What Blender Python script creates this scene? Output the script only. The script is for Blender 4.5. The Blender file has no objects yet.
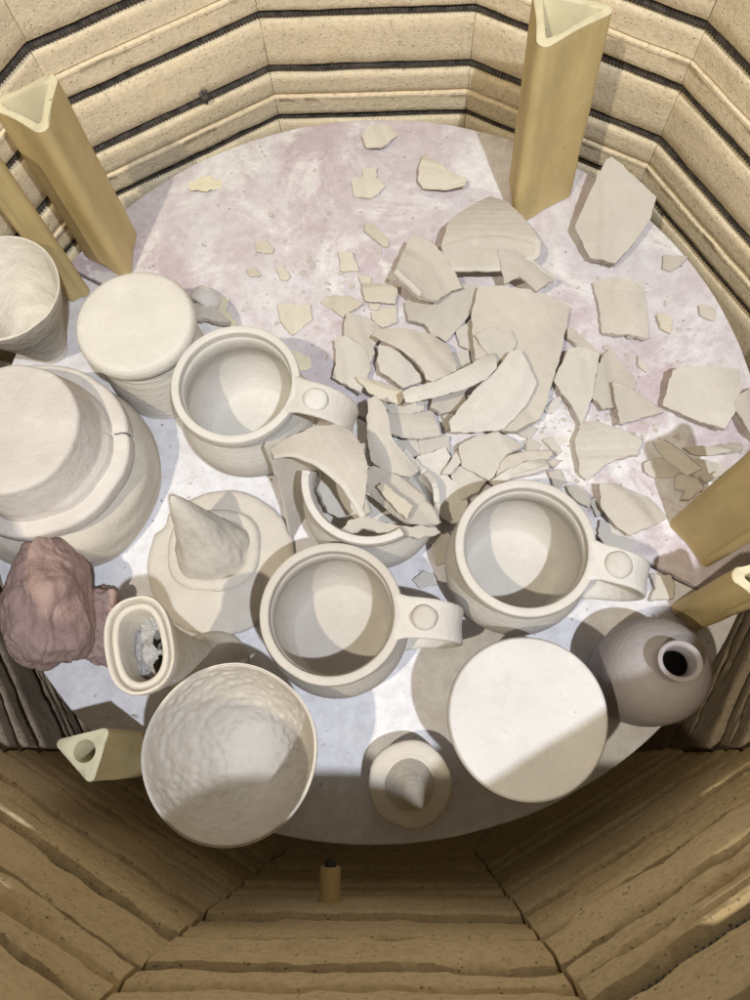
import bpy, bmesh, math, random
from math import sin, cos, pi, radians, sqrt, atan2, hypot
from mathutils import Vector, Matrix, noise, geometry

scene = bpy.context.scene
COL = scene.collection
rnd = random.Random(7)

# ------------------------------------------------------------------ camera
F, NX, NY, HC = 777.2, 404.0, 755.5, 0.557          # focal length (px), plumb point below the lens, lens height above shelf
_d = Vector(((NX-375)/F, -(NY-500)/F, -1)).normalized()
_Z = -_d
_X = Vector((1, 0, 0)); _X = (_X-_Z*_X.dot(_Z)).normalized()
_Y = _Z.cross(_X)
RW = Matrix((_X, _Y, _Z))                           # camera axes -> world
cam_d = bpy.data.cameras.new('camera'); cam = bpy.data.objects.new('camera', cam_d); COL.objects.link(cam)
cam.matrix_world = Matrix.Translation((0, 0, HC)) @ RW.to_4x4()
cam_d.sensor_fit = 'VERTICAL'; cam_d.sensor_height = 36; cam_d.lens = F/1000*36
cam_d.clip_start = 0.01; cam_d.clip_end = 100
scene.camera = cam


def at(px, py, z=0.0):
    w = RW @ Vector(((px-375)/F, -(py-500)/F, -1))
    t = (z-HC)/w.z
    return Vector((w.x*t, w.y*t, z))


# ------------------------------------------------------------------ world, lamps, exposure
world = bpy.data.worlds.new('World'); scene.world = world; world.use_nodes = True
bg = world.node_tree.nodes['Background']
bg.inputs['Color'].default_value = (1.0, 0.88, 0.70, 1); bg.inputs['Strength'].default_value = 0.25


def lamp(name, pos, power, color, radius):
    l = bpy.data.lights.new(name, 'SPOT'); l.energy = power; l.color = color; l.shadow_soft_size = radius
    l.spot_size = radians(75); l.spot_blend = 0.4
    o = bpy.data.objects.new(name, l); COL.objects.link(o)
    o.location = pos
    o.rotation_euler = (Vector((-0.024, 0.26, 0))-Vector(pos)).to_track_quat('-Z', 'Y').to_euler()


lamp('ceiling_spot_right', (0.30, -0.32, 1.45), 72, (0.88, 0.93, 1.0), 0.014)
lamp('ceiling_spot_left', (-0.44, -0.34, 1.45), 50, (1.0, 0.89, 0.69), 0.014)

scene.view_settings.view_transform = 'Standard'; scene.view_settings.look = 'None'
scene.view_settings.exposure = 0.0; scene.view_settings.gamma = 1.0


# ------------------------------------------------------------------ materials
def new_mat(name):
    m = bpy.data.materials.new(name); m.use_nodes = True
    nt = m.node_tree
    b = nt.nodes['Principled BSDF']
    return m, nt, b


def nd(nt, typ, **kw):
    n = nt.nodes.new(typ)
    for k, v in kw.items():
        if k.startswith('_'):
            setattr(n, k[1:], v)
        else:
            n.inputs[k.replace('#', ' ')].default_value = v
    return n


def ramp(nt, src, stops):
    r = nt.nodes.new('ShaderNodeValToRGB')
    el = r.color_ramp.elements
    while len(el) < len(stops):
        el.new(0.5)
    for e, (p, c) in zip(el, stops):
        e.position = p; e.color = (*c, 1) if len(c) == 3 else c
    nt.links.new(src, r.inputs[0])
    return r


def mix(nt, fac, a, b, mode='MIX'):
    m = nt.nodes.new('ShaderNodeMix'); m.data_type = 'RGBA'; m.blend_type = mode
    if isinstance(fac, float):
        m.inputs[0].default_value = fac
    else:
        nt.links.new(fac, m.inputs[0])
    for i, s in ((6, a), (7, b)):
        if isinstance(s, tuple):
            m.inputs[i].default_value = (*s, 1)
        else:
            nt.links.new(s, m.inputs[i])
    return m.outputs[2]


def noise_n(nt, co, scale, detail=4, rough=0.55, dist=0.0):
    n = nd(nt, 'ShaderNodeTexNoise', Scale=scale, Detail=detail, Roughness=rough, Distortion=dist)
    nt.links.new(co, n.inputs['Vector'])
    return n.outputs['Fac']


def bump(nt, chain, b):
    prev = None
    for src, strength, dist in chain:
        n = nt.nodes.new('ShaderNodeBump'); n.inputs['Strength'].default_value = strength; n.inputs['Distance'].default_value = dist
        nt.links.new(src, n.inputs['Height'])
        if prev:
            nt.links.new(prev, n.inputs['Normal'])
        prev = n.outputs['Normal']
    nt.links.new(prev, b.inputs['Normal'])


def clay(name, base, dark=None, rings=0.0, rough=0.85, lump=0.0, spec=0.2, blot=0.75, radial=False):
    """dry greenware clay: soft blotches, fine specks, faint throwing rings and grain"""
    m, nt, b = new_mat(name)
    dark = dark or tuple(c*0.86 for c in base)
    co = nt.nodes.new('ShaderNodeTexCoord').outputs['Object']
    big = noise_n(nt, co, 26, 3)
    r = ramp(nt, big, [(0.5-0.22, (0, 0, 0)), (0.5+0.25, (1, 1, 1))])
    c1 = mix(nt, r.outputs[0], tuple(x*(1-blot)+y*blot for x, y in zip(base, dark)), base)
    pale = noise_n(nt, co, 60, 5, 0.65, 0.4)
    r2 = ramp(nt, pale, [(0.56, (0, 0, 0)), (0.75, (0.45, 0.45, 0.45))])
    c2 = mix(nt, r2.outputs[0], c1, tuple(min(0.8, x*1.14) for x in base))
    sp = noise_n(nt, co, 620, 2, 0.5)
    r3 = ramp(nt, sp, [(0.69, (0, 0, 0)), (0.75, (0.6, 0.6, 0.6))])
    c3 = mix(nt, r3.outputs[0], c2, tuple(x*0.5 for x in base))
    oi = nt.nodes.new('ShaderNodeObjectInfo')
    rv = ramp(nt, oi.outputs['Random'], [(0, (0.90, 0.885, 0.87)), (0.5, (1.0, 0.99, 0.98)), (1, (1.04, 1.05, 1.06))])
    c3 = mix(nt, 1.0, c3, rv.outputs[0], 'MULTIPLY')
    # smudges and dry rub marks with their own shapes
    sm_ = noise_n(nt, co, 38, 7, 0.7, 1.6)
    r8 = ramp(nt, sm_, [(0.36, (0.84, 0.81, 0.77)), (0.47, (1, 1, 1))])
    c3 = mix(nt, 0.28, c3, r8.outputs[0], 'MULTIPLY')
    nt.links.new(c3, b.inputs['Base Color'])
    b.inputs['Roughness'].default_value = rough
    b.inputs['Specular IOR Level'].default_value = spec
    ch = [(noise_n(nt, co, 1100, 3), 0.35, 0.0006), (noise_n(nt, co, 160, 5, 0.65), 0.4, 0.0016)]
    if rings:
        w = nt.nodes.new('ShaderNodeTexWave'); w.wave_type = 'RINGS' if radial else 'BANDS'
        if radial:
            w.rings_direction = 'SPHERICAL'
        else:
            w.bands_direction = 'Z'
        w.inputs['Scale'].default_value = 90; w.inputs['Distortion'].default_value = 1.6; w.inputs['Detail'].default_value = 2
        w.inputs['Detail Scale'].default_value = 0.6
        nt.links.new(co, w.inputs['Vector'])
        ch.append((w.outputs['Fac'], rings, 0.0012))
    if lump:
        ch.append((noise_n(nt, co, 70, 3), lump, 0.004))
    bump(nt, ch, b)
    return m


M = {}
M['mug'] = clay('greenware', (0.66, 0.635, 0.60), rings=0.05)
M['mug2'] = clay('greenware_warm', (0.68, 0.655, 0.615), rings=0.05)
M['mug3'] = clay('greenware_grey', (0.62, 0.59, 0.55), (0.55, 0.515, 0.475), rings=0.06)
M['jar'] = clay('greenware_cream', (0.69, 0.655, 0.595), rings=0.08)
M['disc'] = clay('greenware_white', (0.63, 0.61, 0.60), rings=0.04, radial=True)
M['shard'] = clay('sherd_clay', (0.595, 0.555, 0.505), rings=0.03, radial=True)
M['shard2'] = clay('sherd_clay_grey', (0.565, 0.53, 0.485), rings=0.03, radial=True)
M['shard3'] = clay('sherd_clay_cream', (0.65, 0.605, 0.52), rings=0.04, radial=True)
M['shard4'] = clay('sherd_clay_pale', (0.63, 0.60, 0.56), rings=0.03, radial=True)
M['hat'] = clay('hand_built_clay', (0.62, 0.58, 0.525), lump=0.25)
M['stack'] = clay('chalky_white_clay', (0.68, 0.65, 0.62), (0.56, 0.515, 0.485), lump=0.3, blot=0.9)
M['bowl'] = clay('pinched_clay', (0.69, 0.65, 0.595), lump=0.1)
M['swirl'] = clay('coiled_white_clay', (0.72, 0.68, 0.61), (0.62, 0.58, 0.51), lump=0.6, blot=0.9)
M['bottle'] = clay('damp_grey_clay', (0.365, 0.33, 0.335), (0.295, 0.265, 0.27), rings=0.03, rough=0.6, spec=0.35)
M['oval'] = clay('hand_built_cream', (0.63, 0.585, 0.515), lump=0.2)
M['pink'] = clay('terracotta_lump', (0.385, 0.275, 0.252), (0.30, 0.20, 0.182), lump=0.7, spec=0.3, rough=0.75)
M['flake'] = clay('yellow_wash_flake', (0.74, 0.69, 0.53), lump=0.3)
M['inside'] = clay('pot_inside_dark', (0.10, 0.09, 0.085))


def brick_mat(name, base, stain, stain_amt):
    m, nt, b = new_mat(name)
    co = nt.nodes.new('ShaderNodeTexCoord').outputs['Object']
    big = noise_n(nt, co, 7, 4, 0.6)
    r = ramp(nt, big, [(0.35, (0, 0, 0)), (0.68, (1, 1, 1))])
    c = mix(nt, r.outputs[0], tuple(x*0.86 for x in base), base)
    st = noise_n(nt, co, 16, 5, 0.7, 0.5)
    r2 = ramp(nt, st, [(0.55, (0, 0, 0)), (0.8, (stain_amt,)*3)])
    c = mix(nt, r2.outputs[0], c, stain)
    fine = noise_n(nt, co, 260, 3, 0.6)
    r3 = ramp(nt, fine, [(0.36, (0.6, 0.6, 0.6)), (0.55, (1, 1, 1))])
    c = mix(nt, 0.35, c, r3.outputs[0], 'MULTIPLY')
    v = nd(nt, 'ShaderNodeTexVoronoi', Scale=330.0); nt.links.new(co, v.inputs['Vector'])
    pit = ramp(nt, v.outputs['Distance'], [(0.10, (0, 0, 0)), (0.28, (1, 1, 1))])
    sel = noise_n(nt, co, 210, 1)
    rs = ramp(nt, sel, [(0.50, (0, 0, 0)), (0.58, (1, 1, 1))])
    pm = mix(nt, rs.outputs[0], (1, 1, 1), pit.outputs[0])
    c = mix(nt, 0.5, c, pm, 'MULTIPLY')
    nt.links.new(c, b.inputs['Base Color'])
    b.inputs['Roughness'].default_value = 0.95; b.inputs['Specular IOR Level'].default_value = 0.1
    bump(nt, [(pm, 0.6, 0.0012), (noise_n(nt, co, 420, 4, 0.65), 0.55, 0.0014), (noise_n(nt, co, 60, 3), 0.3, 0.003)], b)
    return m


M['brick'] = brick_mat('soft_firebrick', (0.82, 0.70, 0.50), (0.78, 0.58, 0.30), 0.6)
M['brick_dark'] = brick_mat('dark_firebrick', (0.34, 0.27, 0.20), (0.12, 0.09, 0.07), 0.9)  # darker brown base and blotches, used on the side panels
M['brick_worn'] = brick_mat('worn_firebrick', (0.84, 0.685, 0.435), (0.58, 0.37, 0.17), 0.55)


def simple(name, col, rough=0.6, metal=0.0, nz=0.0, ns=200):
    m, nt, b = new_mat(name)
    co = nt.nodes.new('ShaderNodeTexCoord').outputs['Object']
    n = noise_n(nt, co, ns, 4)
    r = ramp(nt, n, [(0.35, tuple(x*(1-nz) for x in col)), (0.65, tuple(min(1, x*(1+nz)) for x in col))])
    nt.links.new(r.outputs[0], b.inputs['Base Color'])
    b.inputs['Roughness'].default_value = rough; b.inputs['Metallic'].default_value = metal
    bump(nt, [(n, 0.2, 0.001)], b)
    return m


M['coil'] = simple('oxidised_coil', (0.075, 0.066, 0.060), 0.55, 0.0, 0.5, 150)
M['steel'] = simple('jacket_steel', (0.35, 0.35, 0.36), 0.4, 0.9, 0.1)
M['tip'] = simple('scorched_tip', (0.03, 0.028, 0.026), 0.7)
M['edge'] = simple('shelf_body', (0.40, 0.37, 0.32), 0.85, 0, 0.2)


def ramp2(nt, src, prev):
    """rubbed pale kiln-wash smears over a colour"""
    k = ramp(nt, src, [(0.52, (0, 0, 0)), (0.78, (0.5, 0.5, 0.5))])
    out = mix(nt, k.outputs[0], prev.outputs[0], (0.66, 0.57, 0.38))
    class H: pass
    h = H(); h.outputs = [out]
    return h


def post_mat(name, base):
    m, nt, b = new_mat(name)
    tc = nt.nodes.new('ShaderNodeTexCoord').outputs['Object']
    mp = nt.nodes.new('ShaderNodeMapping'); mp.inputs['Scale'].default_value = (1, 1, 0.25); nt.links.new(tc, mp.inputs['Vector'])
    n = noise_n(nt, mp.outputs[0], 40, 4, 0.6)
    r = ramp(nt, n, [(0.3, tuple(x*0.74 for x in base)), (0.7, base)])
    r = ramp2(nt, noise_n(nt, tc, 14, 5, 0.7, 0.8), r)
    sp = noise_n(nt, tc, 220, 2)
    r3 = ramp(nt, sp, [(0.72, (0, 0, 0)), (0.78, (0.8, 0.8, 0.8))])
    c = mix(nt, r3.outputs[0], r.outputs[0], (0.12, 0.07, 0.03))
    nt.links.new(c, b.inputs['Base Color'])
    b.inputs['Roughness'].default_value = 0.62; b.inputs['Specular IOR Level'].default_value = 0.3
    bump(nt, [(noise_n(nt, tc, 500, 3), 0.2, 0.0008), (n, 0.3, 0.002)], b)
    return m


M['post'] = post_mat('cordierite_post', (0.62, 0.485, 0.235))
M['post_top'] = post_mat('post_cut_face', (0.74, 0.67, 0.46))


def shelf_mat(name, tint_amt, white):
    m, nt, b = new_mat(name)
    co = nt.nodes.new('ShaderNodeTexCoord').outputs['Object']
    n1 = noise_n(nt, co, 7.5, 5, 0.62, 0.9)
    r1 = ramp(nt, n1, [(0.37, (0, 0, 0)), (0.60, (1, 1, 1))])
    lil = mix(nt, noise_n(nt, co, 22, 4, 0.6, 0.3), (0.50, 0.405, 0.435), (0.60, 0.52, 0.56))
    t = nt.nodes.new('ShaderNodeMath'); t.operation = 'MULTIPLY'; t.inputs[1].default_value = tint_amt
    nt.links.new(r1.outputs[0], t.inputs[0])
    c = mix(nt, t.outputs[0], white, lil)
    # chalky scuffed and flaked wash
    sc = noise_n(nt, co, 13, 8, 0.72, 0.8)
    r2 = ramp(nt, sc, [(0.50, (0, 0, 0)), (0.60, (0.85, 0.85, 0.85))])
    c = mix(nt, r2.outputs[0], c, (0.78, 0.77, 0.79))
    fl = noise_n(nt, co, 9, 9, 0.66, 0.3)
    r6 = ramp(nt, fl, [(0.585, (0, 0, 0)), (0.605, (0.8, 0.8, 0.8))])
    c = mix(nt, r6.outputs[0], c, (0.80, 0.79, 0.78))
    gr = noise_n(nt, co, 90, 4, 0.7)
    r7 = ramp(nt, gr, [(0.35, (0.86, 0.84, 0.84)), (0.6, (1, 1, 1))])
    c = mix(nt, 1.0, c, r7.outputs[0], 'MULTIPLY')
    yl = noise_n(nt, co, 11, 4, 0.6, 0.2)
    r5 = ramp(nt, yl, [(0.66, (0, 0, 0)), (0.72, (0.45, 0.45, 0.45))])
    c = mix(nt, r5.outputs[0], c, (0.64, 0.58, 0.44))
    # crumbs, specks, pinholes
    v = nd(nt, 'ShaderNodeTexVoronoi', Scale=120.0); nt.links.new(co, v.inputs['Vector'])
    pr = ramp(nt, v.outputs['Distance'], [(0.09, (1, 1, 1)), (0.17, (0, 0, 0))])
    sel = ramp(nt, noise_n(nt, co, 45, 2), [(0.5, (0, 0, 0)), (0.62, (0.8, 0.8, 0.8))])
    pm = mix(nt, 1.0, pr.outputs[0], sel.outputs[0], 'MULTIPLY')
    c = mix(nt, pm, c, (0.24, 0.21, 0.20))
    v2 = nd(nt, 'ShaderNodeTexVoronoi', Scale=420.0); nt.links.new(co, v2.inputs['Vector'])
    pr2 = ramp(nt, v2.outputs['Distance'], [(0.08, (0.5, 0.5, 0.5)), (0.2, (0, 0, 0))])
    c = mix(nt, pr2.outputs[0], c, (0.42, 0.38, 0.37))
    nt.links.new(c, b.inputs['Base Color'])
    b.inputs['Roughness'].default_value = 0.8; b.inputs['Specular IOR Level'].default_value = 0.25
    bump(nt, [(r6.outputs[0], 0.5, 0.0005), (sc, 0.25, 0.0012), (noise_n(nt, co, 600, 4), 0.3, 0.0008), (pm, -0.5, 0.001)], b)
    return m


M['shelf_a'] = shelf_mat('kiln_wash_lilac', 0.95, (0.68, 0.66, 0.69))
M['shelf_b'] = shelf_mat('kiln_wash_white', 0.25, (0.76, 0.77, 0.81))


# ------------------------------------------------------------------ object helpers
def tag(o, label=None, cat=None, group=None, kind=None):
    if label: o['label'] = label
    if cat: o['category'] = cat
    if group: o['group'] = group
    if kind: o['kind'] = kind
    return o


def empty(name, loc, label, cat, group=None):
    o = bpy.data.objects.new(name, None); COL.objects.link(o); o.location = loc
    o.empty_display_size = 0.02
    return tag(o, label, cat, group)


def mesh(name, verts, faces, mat, parent=None, smooth=True, loc=None, sharp_angle=35):
    me = bpy.data.meshes.new(name); me.from_pydata([tuple(v) for v in verts], [], faces)
    me.validate()
    me.materials.append(mat)
    if smooth:
        me.polygons.foreach_set('use_smooth', [True]*len(me.polygons))
        if sharp_angle:
            me.set_sharp_from_angle(angle=radians(sharp_angle))
    o = bpy.data.objects.new(name, me); COL.objects.link(o)
    if loc is not None: o.location = loc
    if parent: o.parent = parent
    return o


def lathe(profile, segs=112, wob=None, closed_axis=True):
    """profile: list of (r, z); r=0 at an end closes on the axis. wob(theta, z, r)->(dr, dz)"""
    vs, fs, rows = [], [], []
    for r, z in profile:
        if r < 1e-6:
            rows.append([len(vs)]); vs.append((0, 0, z))
        else:
            row = []
            for i in range(segs):
                a = 2*pi*i/segs
                dr, dz = wob(a, z, r) if wob else (0, 0)
                row.append(len(vs)); vs.append(((r+dr)*cos(a), (r+dr)*sin(a), z+dz))
            rows.append(row)
    for a, b in zip(rows, rows[1:]):
        if len(a) == 1 and len(b) == 1: continue
        for i in range(segs):
            j = (i+1) % segs
            if len(a) == 1: fs.append((a[0], b[j], b[i]))
            elif len(b) == 1: fs.append((a[i], a[j], b[0]))
            else: fs.append((a[i], a[j], b[j], b[i]))
    return vs, fs


def smooth_profile(pts, n=6):
    """Catmull-Rom through (r,z) control points; a repeated point keeps a corner"""
    out = []
    P = [pts[0]]+list(pts)+[pts[-1]]
    for i in range(1, len(P)-2):
        p0, p1, p2, p3 = P[i-1], P[i], P[i+1], P[i+2]
        if hypot(p1[0]-p2[0], p1[1]-p2[1]) < 1e-7: continue
        for k in range(n):
            t = k/n
            q = [0.5*((2*p1[c])+(-p0[c]+p2[c])*t+(2*p0[c]-5*p1[c]+4*p2[c]-p3[c])*t*t+(-p0[c]+3*p1[c]-3*p2[c]+p3[c])*t**3) for c in (0, 1)]
            q[0] = max(q[0], 0.0)
            out.append(tuple(q))
    out.append(tuple(pts[-1]))
    return out


def sweep(path, frames, section):
    """path of Vectors, frames list of (u, v), section(k)->list of (a, b)"""
    vs, fs = [], []
    n = None
    for k, (p, (u, v)) in enumerate(zip(path, frames)):
        s = section(k); n = len(s)
        for a, b in s: vs.append(p+u*a+v*b)
    for k in range(len(path)-1):
        for i in range(n):
            j = (i+1) % n
            fs.append((k*n+i, k*n+j, (k+1)*n+j, (k+1)*n+i))
    fs.append(tuple(reversed(range(n)))); fs.append(tuple(range((len(path)-1)*n, len(path)*n)))
    return vs, fs


# ------------------------------------------------------------------ the kiln chamber
KX, KY = -0.024, 0.248
AP = 0.333
T15 = math.tan(radians(15))
kiln = empty('kiln', (KX, KY, -0.26), 'twelve-sided electric kiln chamber of cream firebrick with dark coils in grooves, around all the pots', 'kiln')
Z0, Z1 = -0.25, 0.345
COILS = [-0.034+0.054*k for k in range(-4, 8)]
JOINTS = [-0.007+0.108*k for k in range(-2, 3)]


def wall_profile(worn, az):
    pts = []   # (z, depth outward, wear)
    pr = random.Random(az)
    ev = [(z, 'c') for z in COILS if Z0+0.01 < z < Z1-0.01]+[(z, 'j') for z in JOINTS]
    ev.sort()
    off = 0.0
    pts.append((Z0, 0, 0))
    for i, (e, kind) in enumerate(ev):
        off2 = pr.uniform(-0.0022, 0.0022) if worn else [0.0, 0.0008, -0.0006, 0.0012, 0.0, -0.001][i % 6]
        g0 = pts[-1][0]
        hw = (0.0050 if worn else 0.0051) if kind == 'c' else 0.0026
        ns = 9 if worn else 4
        ch = 0.0022 if worn else 0.0014
        for k in range(1, ns+1):
            pts.append((g0+(e-hw-ch-g0)*k/ns, off, 0.3))
        if kind == 'c':
            pts += [(e-hw, off+0.0012, 1), (e-hw+0.0004, 0.006, 0.5), (e-hw+0.0008, 0.0125, 0), (e, 0.0150, 0), (e+hw-0.0008, 0.0125, 0), (e+hw-0.0004, 0.006, 0.5), (e+hw, off2+0.0012, 1), (e+hw+ch, off2, 1)]
        elif worn:
            pts += [(e-hw, off+0.0014, 1), (e-hw+0.0008, 0.006, 0.6), (e, 0.010, 0.2), (e+hw-0.0008, 0.006, 0.6), (e+hw, off2+0.0014, 1), (e+hw+ch, off2, 1)]
        else:
            pts += [(e-hw-0.001, off-0.0006, 1), (e-hw+0.0012, off-0.0004, 1), (e-0.0008, 0.0022, 0.6), (e+0.0002, 0.0028, 0.3), (e+0.0010, 0.001, 0.6), (e+hw, off2, 0.8)]
        off = off2
    g0 = pts[-1][0]
    for k in range(1, 7): pts.append((g0+(Z1-g0)*k/6, off, 0.3))
    return pts


def wall_panel(i):
    az = 30*i
    n = Vector((cos(radians(az)), sin(radians(az)), 0)); t = Vector((-n.y, n.x, 0))
    worn = az in (180, 210, 240, 270, 300, 330)
    WP = wall_profile(worn, az)
    pr = random.Random(az+5)
    amp = 0.0016 if worn else 0.0006
    NS = 90 if worn else 56
    cracks = []
    if worn:
        for q in range(13):
            cracks.append((pr.uniform(-0.12, 0.27), pr.uniform(-1, 0.7), pr.uniform(0.4, 1.2), pr.uniform(0.002, 0.0045), pr.uniform(-0.004, 0.004)))
    vs, fs = [], []
    rows = len(WP)
    for j in range(NS+1):
        s = -1+2*j/NS
        for (z, d, w) in WP:
            q = Vector((s*0.09+az*1.3, z, az*0.37))
            nn = noise.fractal(q*55, 1.0, 2.0, 4)
            n2 = noise.noise(q*14)
            n3 = max(0.0, noise.noise(Vector((s*0.09*30+az, z*45, 3.1)))-0.2)       # chips out of the lips
            dd = d+w*amp*(nn*0.8)+(0.0060 if worn else 0.0008)*n3*w+amp*0.4*n2
            for cz, cs, cl, cd, slope in cracks:
                if cs < s < cs+cl and w > 0.2 and d < 0.004:
                    zz = cz+slope*(s-cs)+0.0015*noise.noise(Vector((s*5, cz*99, 2)))
                    dd += cd*math.exp(-((z-zz)/0.0022)**2)*min(1, 6*(s-cs), 6*(cs+cl-s))
            dz = w*amp*1.1*noise.noise(q*30+Vector((5, 5, 5))) + (0.0007*noise.noise(Vector((s*2+az, round(z*18.5), 0.5))) if worn else 0)
            edge = 0.00025+0.0004*noise.noise(Vector((z*60, az, 1.0)))+(0.0005 if worn else 0)
            half = (AP+dd)*T15-edge
            tw = 0.0007*noise.noise(Vector((z*40, az if s > 0 else az-30, 8.0)))*abs(s)**8
            vs.append(n*(AP+dd)+t*(s*half+tw)+Vector((0, 0, z+dz+0.26)))
    for j in range(NS):
        for k in range(rows-1):
            a = j*rows+k
            fs.append((a, a+1, a+rows+1, a+rows))
    # close: back and ends
    b0 = len(vs)
    D = 0.06
    for s in (-1, 1):
        for z in (Z0, Z1):
            vs.append(n*(AP+D)+t*(s*((AP+D)*T15-0.0006))+Vector((0, 0, z+0.26)))
    l = list(range(rows)); r_ = list(range(NS*rows, NS*rows+rows))
    fs.append(tuple([b0, b0+1]+l[::-1])); fs.append(tuple(r_+[b0+3, b0+2]))
    fs.append(tuple([j*rows+rows-1 for j in range(NS+1)]+[b0+3, b0+1]))
    fs.append(tuple([j*rows for j in range(NS, -1, -1)]+[b0, b0+2]))
    fs.append((b0, b0+2, b0+3, b0+1))
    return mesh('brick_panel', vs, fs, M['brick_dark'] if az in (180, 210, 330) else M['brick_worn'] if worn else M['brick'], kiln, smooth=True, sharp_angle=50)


for i in range(12): wall_panel(i)


def coil_ring(z):
    vs, fs = [], []
    NA, pitch, per = 8, 0.0030, 6
    pts = []
    for i in range(12):
        a0, a1 = radians(30*i-15), radians(30*i+15)
        C = AP+(0.0085 if 180 <= 30*i <= 330 else 0.0056)
        R = C/cos(radians(15))
        p, q = Vector((R*cos(a0), R*sin(a0), 0)), Vector((R*cos(a1), R*sin(a1), 0))
        L = (q-p).length; m = int(L/pitch*per)
        nrm = Vector((cos(radians(30*i)), sin(radians(30*i)), 0))
        for k in range(m):
            f = k/m
            w = p+(q-p)*f
            sag = 0.0016*noise.noise(Vector((w.x*25, w.y*25, z*40)))
            pts.append((w+Vector((0, 0, z+0.26+sag)), nrm, k))
    n = len(pts)
    for k, (p, nr, c) in enumerate(pts):
        tilt = 0.0006
        r = 0.0037+0.0007*sin(2*pi*c/per+0.4)+0.0002*noise.noise(p*300)
        for a in range(NA):
            th = 2*pi*a/NA
            vs.append(p+nr*(cos(th)*r)+Vector((0, 0, sin(th)*r)))
    for k in range(n):
        k2 = (k+1) % n
        for a in range(NA):
            b = (a+1) % NA
            fs.append((k*NA+a, k*NA+b, k2*NA+b, k2*NA+a))
    return mesh('heating_coil', vs, fs, M['coil'], kiln, smooth=False)


for z in COILS:
    if -0.15 < z < Z1-0.01: coil_ring(z)

# floor, jacket, thermocouple
vs, fs = lathe([(0, 0), (AP+0.05, 0), (AP+0.05, 0.02), (0, 0.02)], 12)
tag(mesh('floor', vs, fs, M['brick_worn'], loc=(KX, KY, -0.262), smooth=False), kind='structure')
R1 = (AP+0.0625)/cos(radians(15))
vs = []; fs = []
for i in range(12):
    a = radians(30*i+15)
    for r, z in ((R1, -0.004), (R1+0.004, -0.004), (R1+0.004, 0.598), (R1, 0.598)): vs.append((r*cos(a), r*sin(a), z))
for i in range(12):
    j = (i+1) % 12
    for k in range(4):
        l = (k+1) % 4
        fs.append((i*4+k, j*4+k, j*4+l, i*4+l))
mesh('steel_jacket', vs, fs, M['steel'], kiln, smooth=False)
tb = at(330, 905, 0.035)
vs, fs = lathe([(0.0038, 0), (0.0064, 0), (0.0064, 0.040), (0.0058, 0.041), (0.0044, 0.041), (0.0038, 0.0405), (0.0038, 0.0)], 32)
tube = mesh('thermocouple_tube', vs, fs, M['post'], kiln, loc=(tb.x-KX, -0.3535, 0.26+0.037)); tube.rotation_euler = (radians(-90), 0, 0)
vs, fs = lathe([(0, 0.02), (0.0034, 0.02), (0.0034, 0.043), (0.002, 0.0455), (0, 0.046)], 20)
mesh('probe_tip', vs, fs, M['tip'], tube)

sm = Vector((cos(radians(120)), sin(radians(120)), 0))*(AP-0.001)+Vector((0.022, 0.013, 0.26+0.027))
bm = bmesh.new(); bmesh.ops.create_icosphere(bm, subdivisions=3, radius=0.0042)
for v in bm.verts: v.co = Vector((v.co.x, v.co.y*0.6, v.co.z*1.5))*(1+0.6*noise.noise(v.co*420))
me = bpy.data.meshes.new('scorched_blob'); bm.to_mesh(me); bm.free(); me.materials.append(M['coil'])
o = bpy.data.objects.new('scorched_blob', me); COL.objects.link(o); o.parent = kiln; o.location = sm

# ------------------------------------------------------------------ two half shelves
SC = Vector((-0.0228, 0.2438, 0)); SR = 0.300
sa, sb = at(68, 268), at(700, 590)
sdir = (sb-sa).normalized(); sn = Vector((-sdir.y, sdir.x, 0))      # towards the upper half


def half_shelf(side, gap, mat, label, rot=0.0):
    n_ = sn*side
    off = (sa-SC).dot(n_)+gap
    h0 = math.acos(max(-1, min(1, off/SR)))
    base = atan2(n_.y, n_.x)
    pts = []
    N = 150
    for i in range(N+1):
        a = base-h0+2*h0*i/N
        rr = SR+0.0006*noise.noise(Vector((cos(a)*9, sin(a)*9, side)))
        pts.append(Vector((rr*cos(a), rr*sin(a), 0)))
    p1, p0 = pts[-1], pts[0]
    for i in range(1, 60):
        p = p1.lerp(p0, i/60)
        pts.append(p+n_*0.0006*noise.noise(p*70))
    n = len(pts)
    cen = sum(pts, Vector())/n
    rings = []
    vs = []
    for z, ins in ((-0.014, 0.0008), (-0.0125, 0), (-0.0014, 0), (-0.0004, 0.0005), (0, 0.0016)):
        for p in pts: vs.append(p-(p-cen).normalized()*ins+Vector((0, 0, z)))
    fs = []
    for k in range(4):
        for i in range(n):
            j = (i+1) % n
            fs.append((k*n+i, k*n+j, (k+1)*n+j, (k+1)*n+i))
    fs.append(tuple(range(4*n, 5*n))); fs.append(tuple(reversed(range(n))))
    o = mesh('kiln_shelf', vs, fs, mat, loc=SC, smooth=True)
    return tag(o, label, 'kiln shelf', 'half-round kiln shelves')


half_shelf(1, 0.0012, M['shelf_a'], 'half-round kiln shelf with lilac stained wash, under the heap of broken sherds')
half_shelf(-1, 0.0014, M['shelf_b'], 'half-round kiln shelf with white speckled wash, under the whole mugs, clay lump and bottle')


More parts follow.
